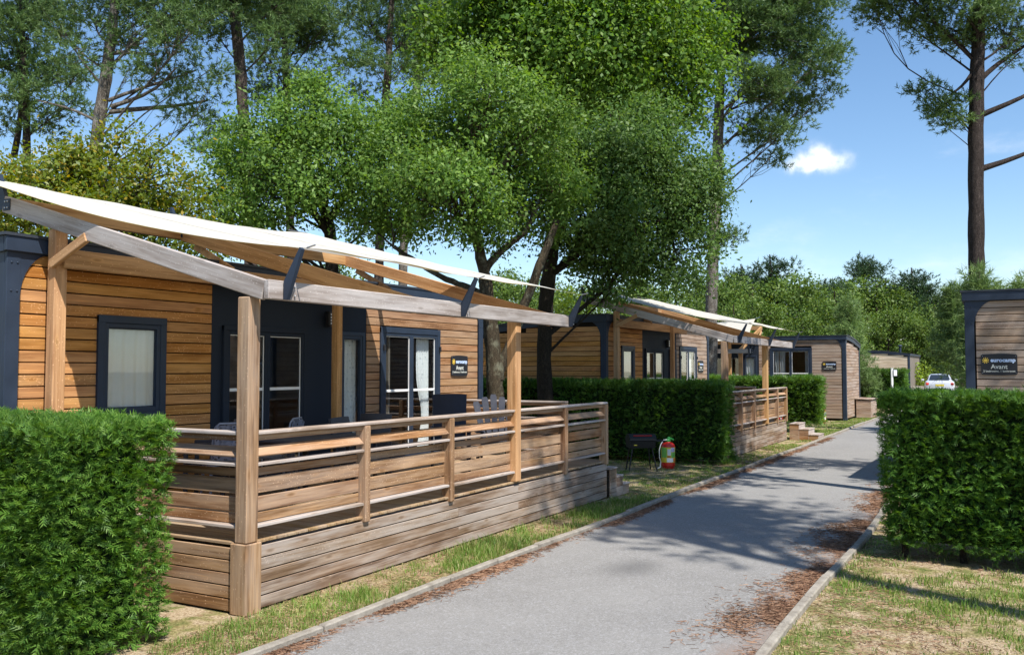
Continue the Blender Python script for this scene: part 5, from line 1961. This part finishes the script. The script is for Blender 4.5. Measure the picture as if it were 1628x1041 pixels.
def kettle(label, x, y, rz=0.0):
    r = empty('barbecue', label, 'barbecue', (x, y, 0), rz)
    prof = [(.06, .60), (.2, .64), (.27, .72), (.285, .80)]
    MB().lathe(prof, n=24).build('bowl', M_BLACK, r, smooth=True)
    MB().lathe([(.29, .80), (.29, .82), (.26, .92), (.18, .99), (.06, 1.02)], n=24).build('lid', M_BLACK, r, smooth=True)
    piece('lid_handle', (.12, .03, .035), (0, 0, 1.04), M_BLACK, r, ch=.008)
    for k in range(3):
        a = k * 2.094 + .4
        MB().bar((.16 * math.cos(a), .16 * math.sin(a), .66), (.30 * math.cos(a), .30 * math.sin(a), 0), .025, .025, .003).build('leg', M_BLACK, r)
    return r


cart_bbq('black barbecue with red trim on splayed legs in front of the shaded hedge', 18.75, 7.12, math.radians(-55)).scale = (.82, .82, .82)
gas_bottle('red gas bottle with green and yellow print beside the black barbecue', 19.5, 6.75, math.radians(0))
kettle('small dark barbecue behind the steps of the second terrace', 30.35, 6.75)
gas_bottle('red gas bottle half hidden behind the steps of the second terrace', 31.0, 6.75, .6)
kettle('dark barbecue by the steps of the farthest terrace', 38.0, 7.0)
gas_bottle('red and yellow gas bottle by the steps of the end-on lodge', 38.6, 6.75, .3)

# ------------------------------------------------------------------ bin, post, pale lodge, car
bn = empty('storage_bin', 'low weathered wooden bin against the end-on lodge', 'bin', (43.9, 5.72, 0), 0)
for k in range(6):
    for sy in (-.31, .31):
        piece('board', (1.9, .022, .122), (0, sy, .10 + k * .127), 'cladding_grey', bn)
    for sx in (-.96, .96):
        piece('board', (.022, .60, .122), (sx, 0, .10 + k * .127), 'cladding_grey', bn)
for sx in (-.95, .95):
    for sy in (-.3, .3):
        piece('corner_post', (.05, .05, .84), (sx * .97, sy * .93, .42), 'cladding_grey', bn)
piece('lid', (2.02, .74, .035), (0, 0, .865), 'skirt', bn, (.03, 0, 0))

pp = at(1418, 600, 45.5)
wp = empty('meter_post', 'white post with a small box beside the far clipped hedge', 'post', (pp[0], pp[1], gz(pp[0])), HEAD - math.pi / 2)
piece('post', (.10, .10, 2.15), (0, 0, 1.075), M_WHITE, wp, ch=.012)
bx = piece('meter_box', (.2, .16, .34), (.13, -.02, 1.93), M_GREYRES, wp, ch=.015)
piece('box_door', (.16, .012, .28), (0, -.085, 0), M_WHITE, bx, ch=.004)
piece('post_cap', (.13, .13, .025), (0, 0, 2.16), M_WHITE, wp, ch=.006)

pl = lodge('pale timber lodge beyond the far clipped hedges', (75.5, 9.3, gz(70)), math.pi, front='cladding_pale', end='cladding_pale', front_on=False, seed=6)
pl.scale = (.84, .84, .84)
MB().lathe([(.09, 3.2), (.09, 3.95), (.17, 3.96), (.17, 4.02), (.1, 4.1)], (8.6, 3.2, 0), 14).build('flue', M_STEEL, pl)


def car(label, loc, rz):
    """saloon, its tail towards local -x"""
    r = empty('parked_car', label, 'car', loc, rz)
    t = NT('silver_white_paint')
    t.principled((.66, .68, .72), .28, .5, metal=.15)
    t.t.nodes['Principled BSDF'].inputs['Coat Weight'].default_value = .8
    paint = t.m
    glass = flat('tinted_car_glass', (.02, .025, .03), .06, .6, 0, .02)
    xs = [-2.25, -2.2, -2.05, -1.6, -1.1, -.6, 0, .6, 1.1, 1.7, 2.1, 2.28, 2.32]
    wd = [.70, .80, .86, .895, .90, .905, .905, .9, .895, .87, .80, .70, .6]
    zl = [.40, .30, .24, .2, .2, .2, .2, .2, .2, .22, .27, .34, .42]
    zt = [.86, .96, 1.00, 1.01, 1.0, .99, .98, .97, .95, .88, .8, .7, .6]
    ring = lambda w, a, b: [(-w * .55, a), (-w * .93, a + .05), (-w, a + (b - a) * .35), (-w * .985, a + (b - a) * .7), (-w * .93, b - .04), (-w * .78, b), (0, b + .025), (w * .78, b), (w * .93, b - .04), (w * .985, a + (b - a) * .7), (w, a + (b - a) * .35), (w * .93, a + .05), (w * .55, a)]

    def loft(nm, st, mat, cap=True):
        n = len(st[0][1])
        vs, fs = [], []
        for x, rg in st: vs += [(x, p, q) for p, q in rg]
        for i in range(len(st) - 1):
            for j in range(n):
                fs.append([i * n + j, i * n + (j + 1) % n, (i + 1) * n + (j + 1) % n, (i + 1) * n + j])
        fs.append(list(range(n))); fs.append([(len(st) - 1) * n + j for j in range(n)][::-1])
        return MB().add(vs, fs).build(nm, mat, r, smooth=True)
    loft('body', [(x, ring(w, a, b)) for x, w, a, b in zip(xs, wd, zl, zt)], paint)
    cab = [(-1.72, .99, 1.0, .76), (-1.45, .98, 1.12, .74), (-1.0, .97, 1.34, .70), (-.7, .97, 1.41, .67), (-.2, .97, 1.43, .67), (.3, .97, 1.38, .68), (.8, .96, 1.16, .72), (1.2, .95, .97, .76)]
    cr = lambda w, a, b: [(-w, a), (-w * .99, a + (b - a) * .3), (-w * .88, a + (b - a) * .86), (-w * .72, b), (0, b + .015), (w * .72, b), (w * .88, a + (b - a) * .86), (w * .99, a + (b - a) * .3), (w, a)]
    loft('cabin', [(x, cr(w, a, b)) for x, a, b, w in cab], paint)
    MB().add([(-1.665, -.60, 1.045), (-1.665, .60, 1.045), (-1.03, .50, 1.35), (-1.03, -.50, 1.35)], [[0, 1, 2, 3]]).build('rear_window', glass, r).location = (-.035, 0, .03)
    MB().add([(.86, -.60, 1.14), (.86, .60, 1.14), (.34, .52, 1.375), (.34, -.52, 1.375)], [[0, 1, 2, 3]]).build('windscreen', glass, r).location = (.03, 0, .03)
    for s in (-1, 1):
        w = MB().add([(-1.25, s * .745, 1.06), (.62, s * .735, 1.05), (.2, s * .655, 1.33), (-.85, s * .66, 1.34)], [[0, 1, 2, 3]]).build('side_window', glass, r)
        w.location = (0, s * .012, 0)
        piece('tail_light', (.10, .34, .15), (-2.2, s * .63, .80), M_RED, r, (0, 0, s * .28), .03)
        piece('wing_mirror', (.1, .18, .13), (.72, s * 1.0, 1.02), paint, r, ch=.03)
        for x in (-1.4, 1.38):
            wh = MB().tube([(x, s * .72, .32), (x, s * .90, .32)], [.32, .32], 22).build('wheel', M_BLACK, r)
            MB().tube([(x, s * .895, .32), (x, s * .91, .32)], [.2, .19], 16).build('rim', M_ZINC, wh)
    piece('number_plate', (.02, .50, .11), (-2.255, 0, .72), M_YELLOW, r, (0, -.12, 0), .004)
    piece('bumper_strip', (.08, 1.3, .16), (-2.24, 0, .42), M_BLACK, r, ch=.03)
    piece('plate_trim', (.03, .62, .03), (-2.235, 0, .80), M_ZINC, r, ch=.006)
    return r


cc = at(1493, 585, 59)
car('silver-white car parked with its tail and yellow plate towards the path', (cc[0], cc[1], gz(cc[0]) + .005), HEAD - math.radians(25) * 1.0)
low = empty('garden_wall', 'low pale wall behind the parked car', 'wall', (cc[0] + 3.5, cc[1] + 1.5, gz(64)), HEAD + math.pi / 2)
for k in range(8):
    piece('wall_block', (.98, .2, .55), (-4 + k, 0, .275), M_CONC, low, ch=.015)

def straw(n, seed):
    r = np.random.default_rng(seed)
    k = r.random(n)
    x = np.where(k < .45, 5 + 9 * r.random(n), np.where(k < .8, 5.5 + 7 * r.random(n), 14.5 + 8 * r.random(n)))
    y = np.where(k < .45, 5.26 + .86 * r.random(n), np.where(k < .8, 1.68 - 5 * r.random(n) ** 1.3, 5.28 + 3 * r.random(n)))
    P = np.stack([x, y, .004 + r.random(n) * .014], 1)
    a = r.random(n) * 6.283
    D = np.stack([np.cos(a), np.sin(a), r.normal(0, .14, n)], 1)
    S = np.stack([-np.sin(a), np.cos(a), r.normal(0, .3, n)], 1)
    L = r.uniform(.02, .08, (n, 1)); w = r.uniform(.0012, .003, (n, 1)) * (1 + x[:, None] * .03)
    return np.stack([P - D * L / 2, P - S * w, P + D * L / 2, P + S * w], 1).reshape(-1, 3), np.arange(n * 4).reshape(-1, 4)


L_STRAW = mk_leaf('dry_straw', [(.20, .13, .06), (.38, .29, .14), (.52, .43, .25), (.28, .17, .09), (.16, .2, .05)], .1, .7, .2)
V, F4 = straw(45000, 9)
d_ = link('dry_straw', np_mesh('dry_straw', V, [F4], L_STRAW))
props(d_, 'dry straw and dead leaf bits strewn over the sandy verges', 'straw', kind='stuff')
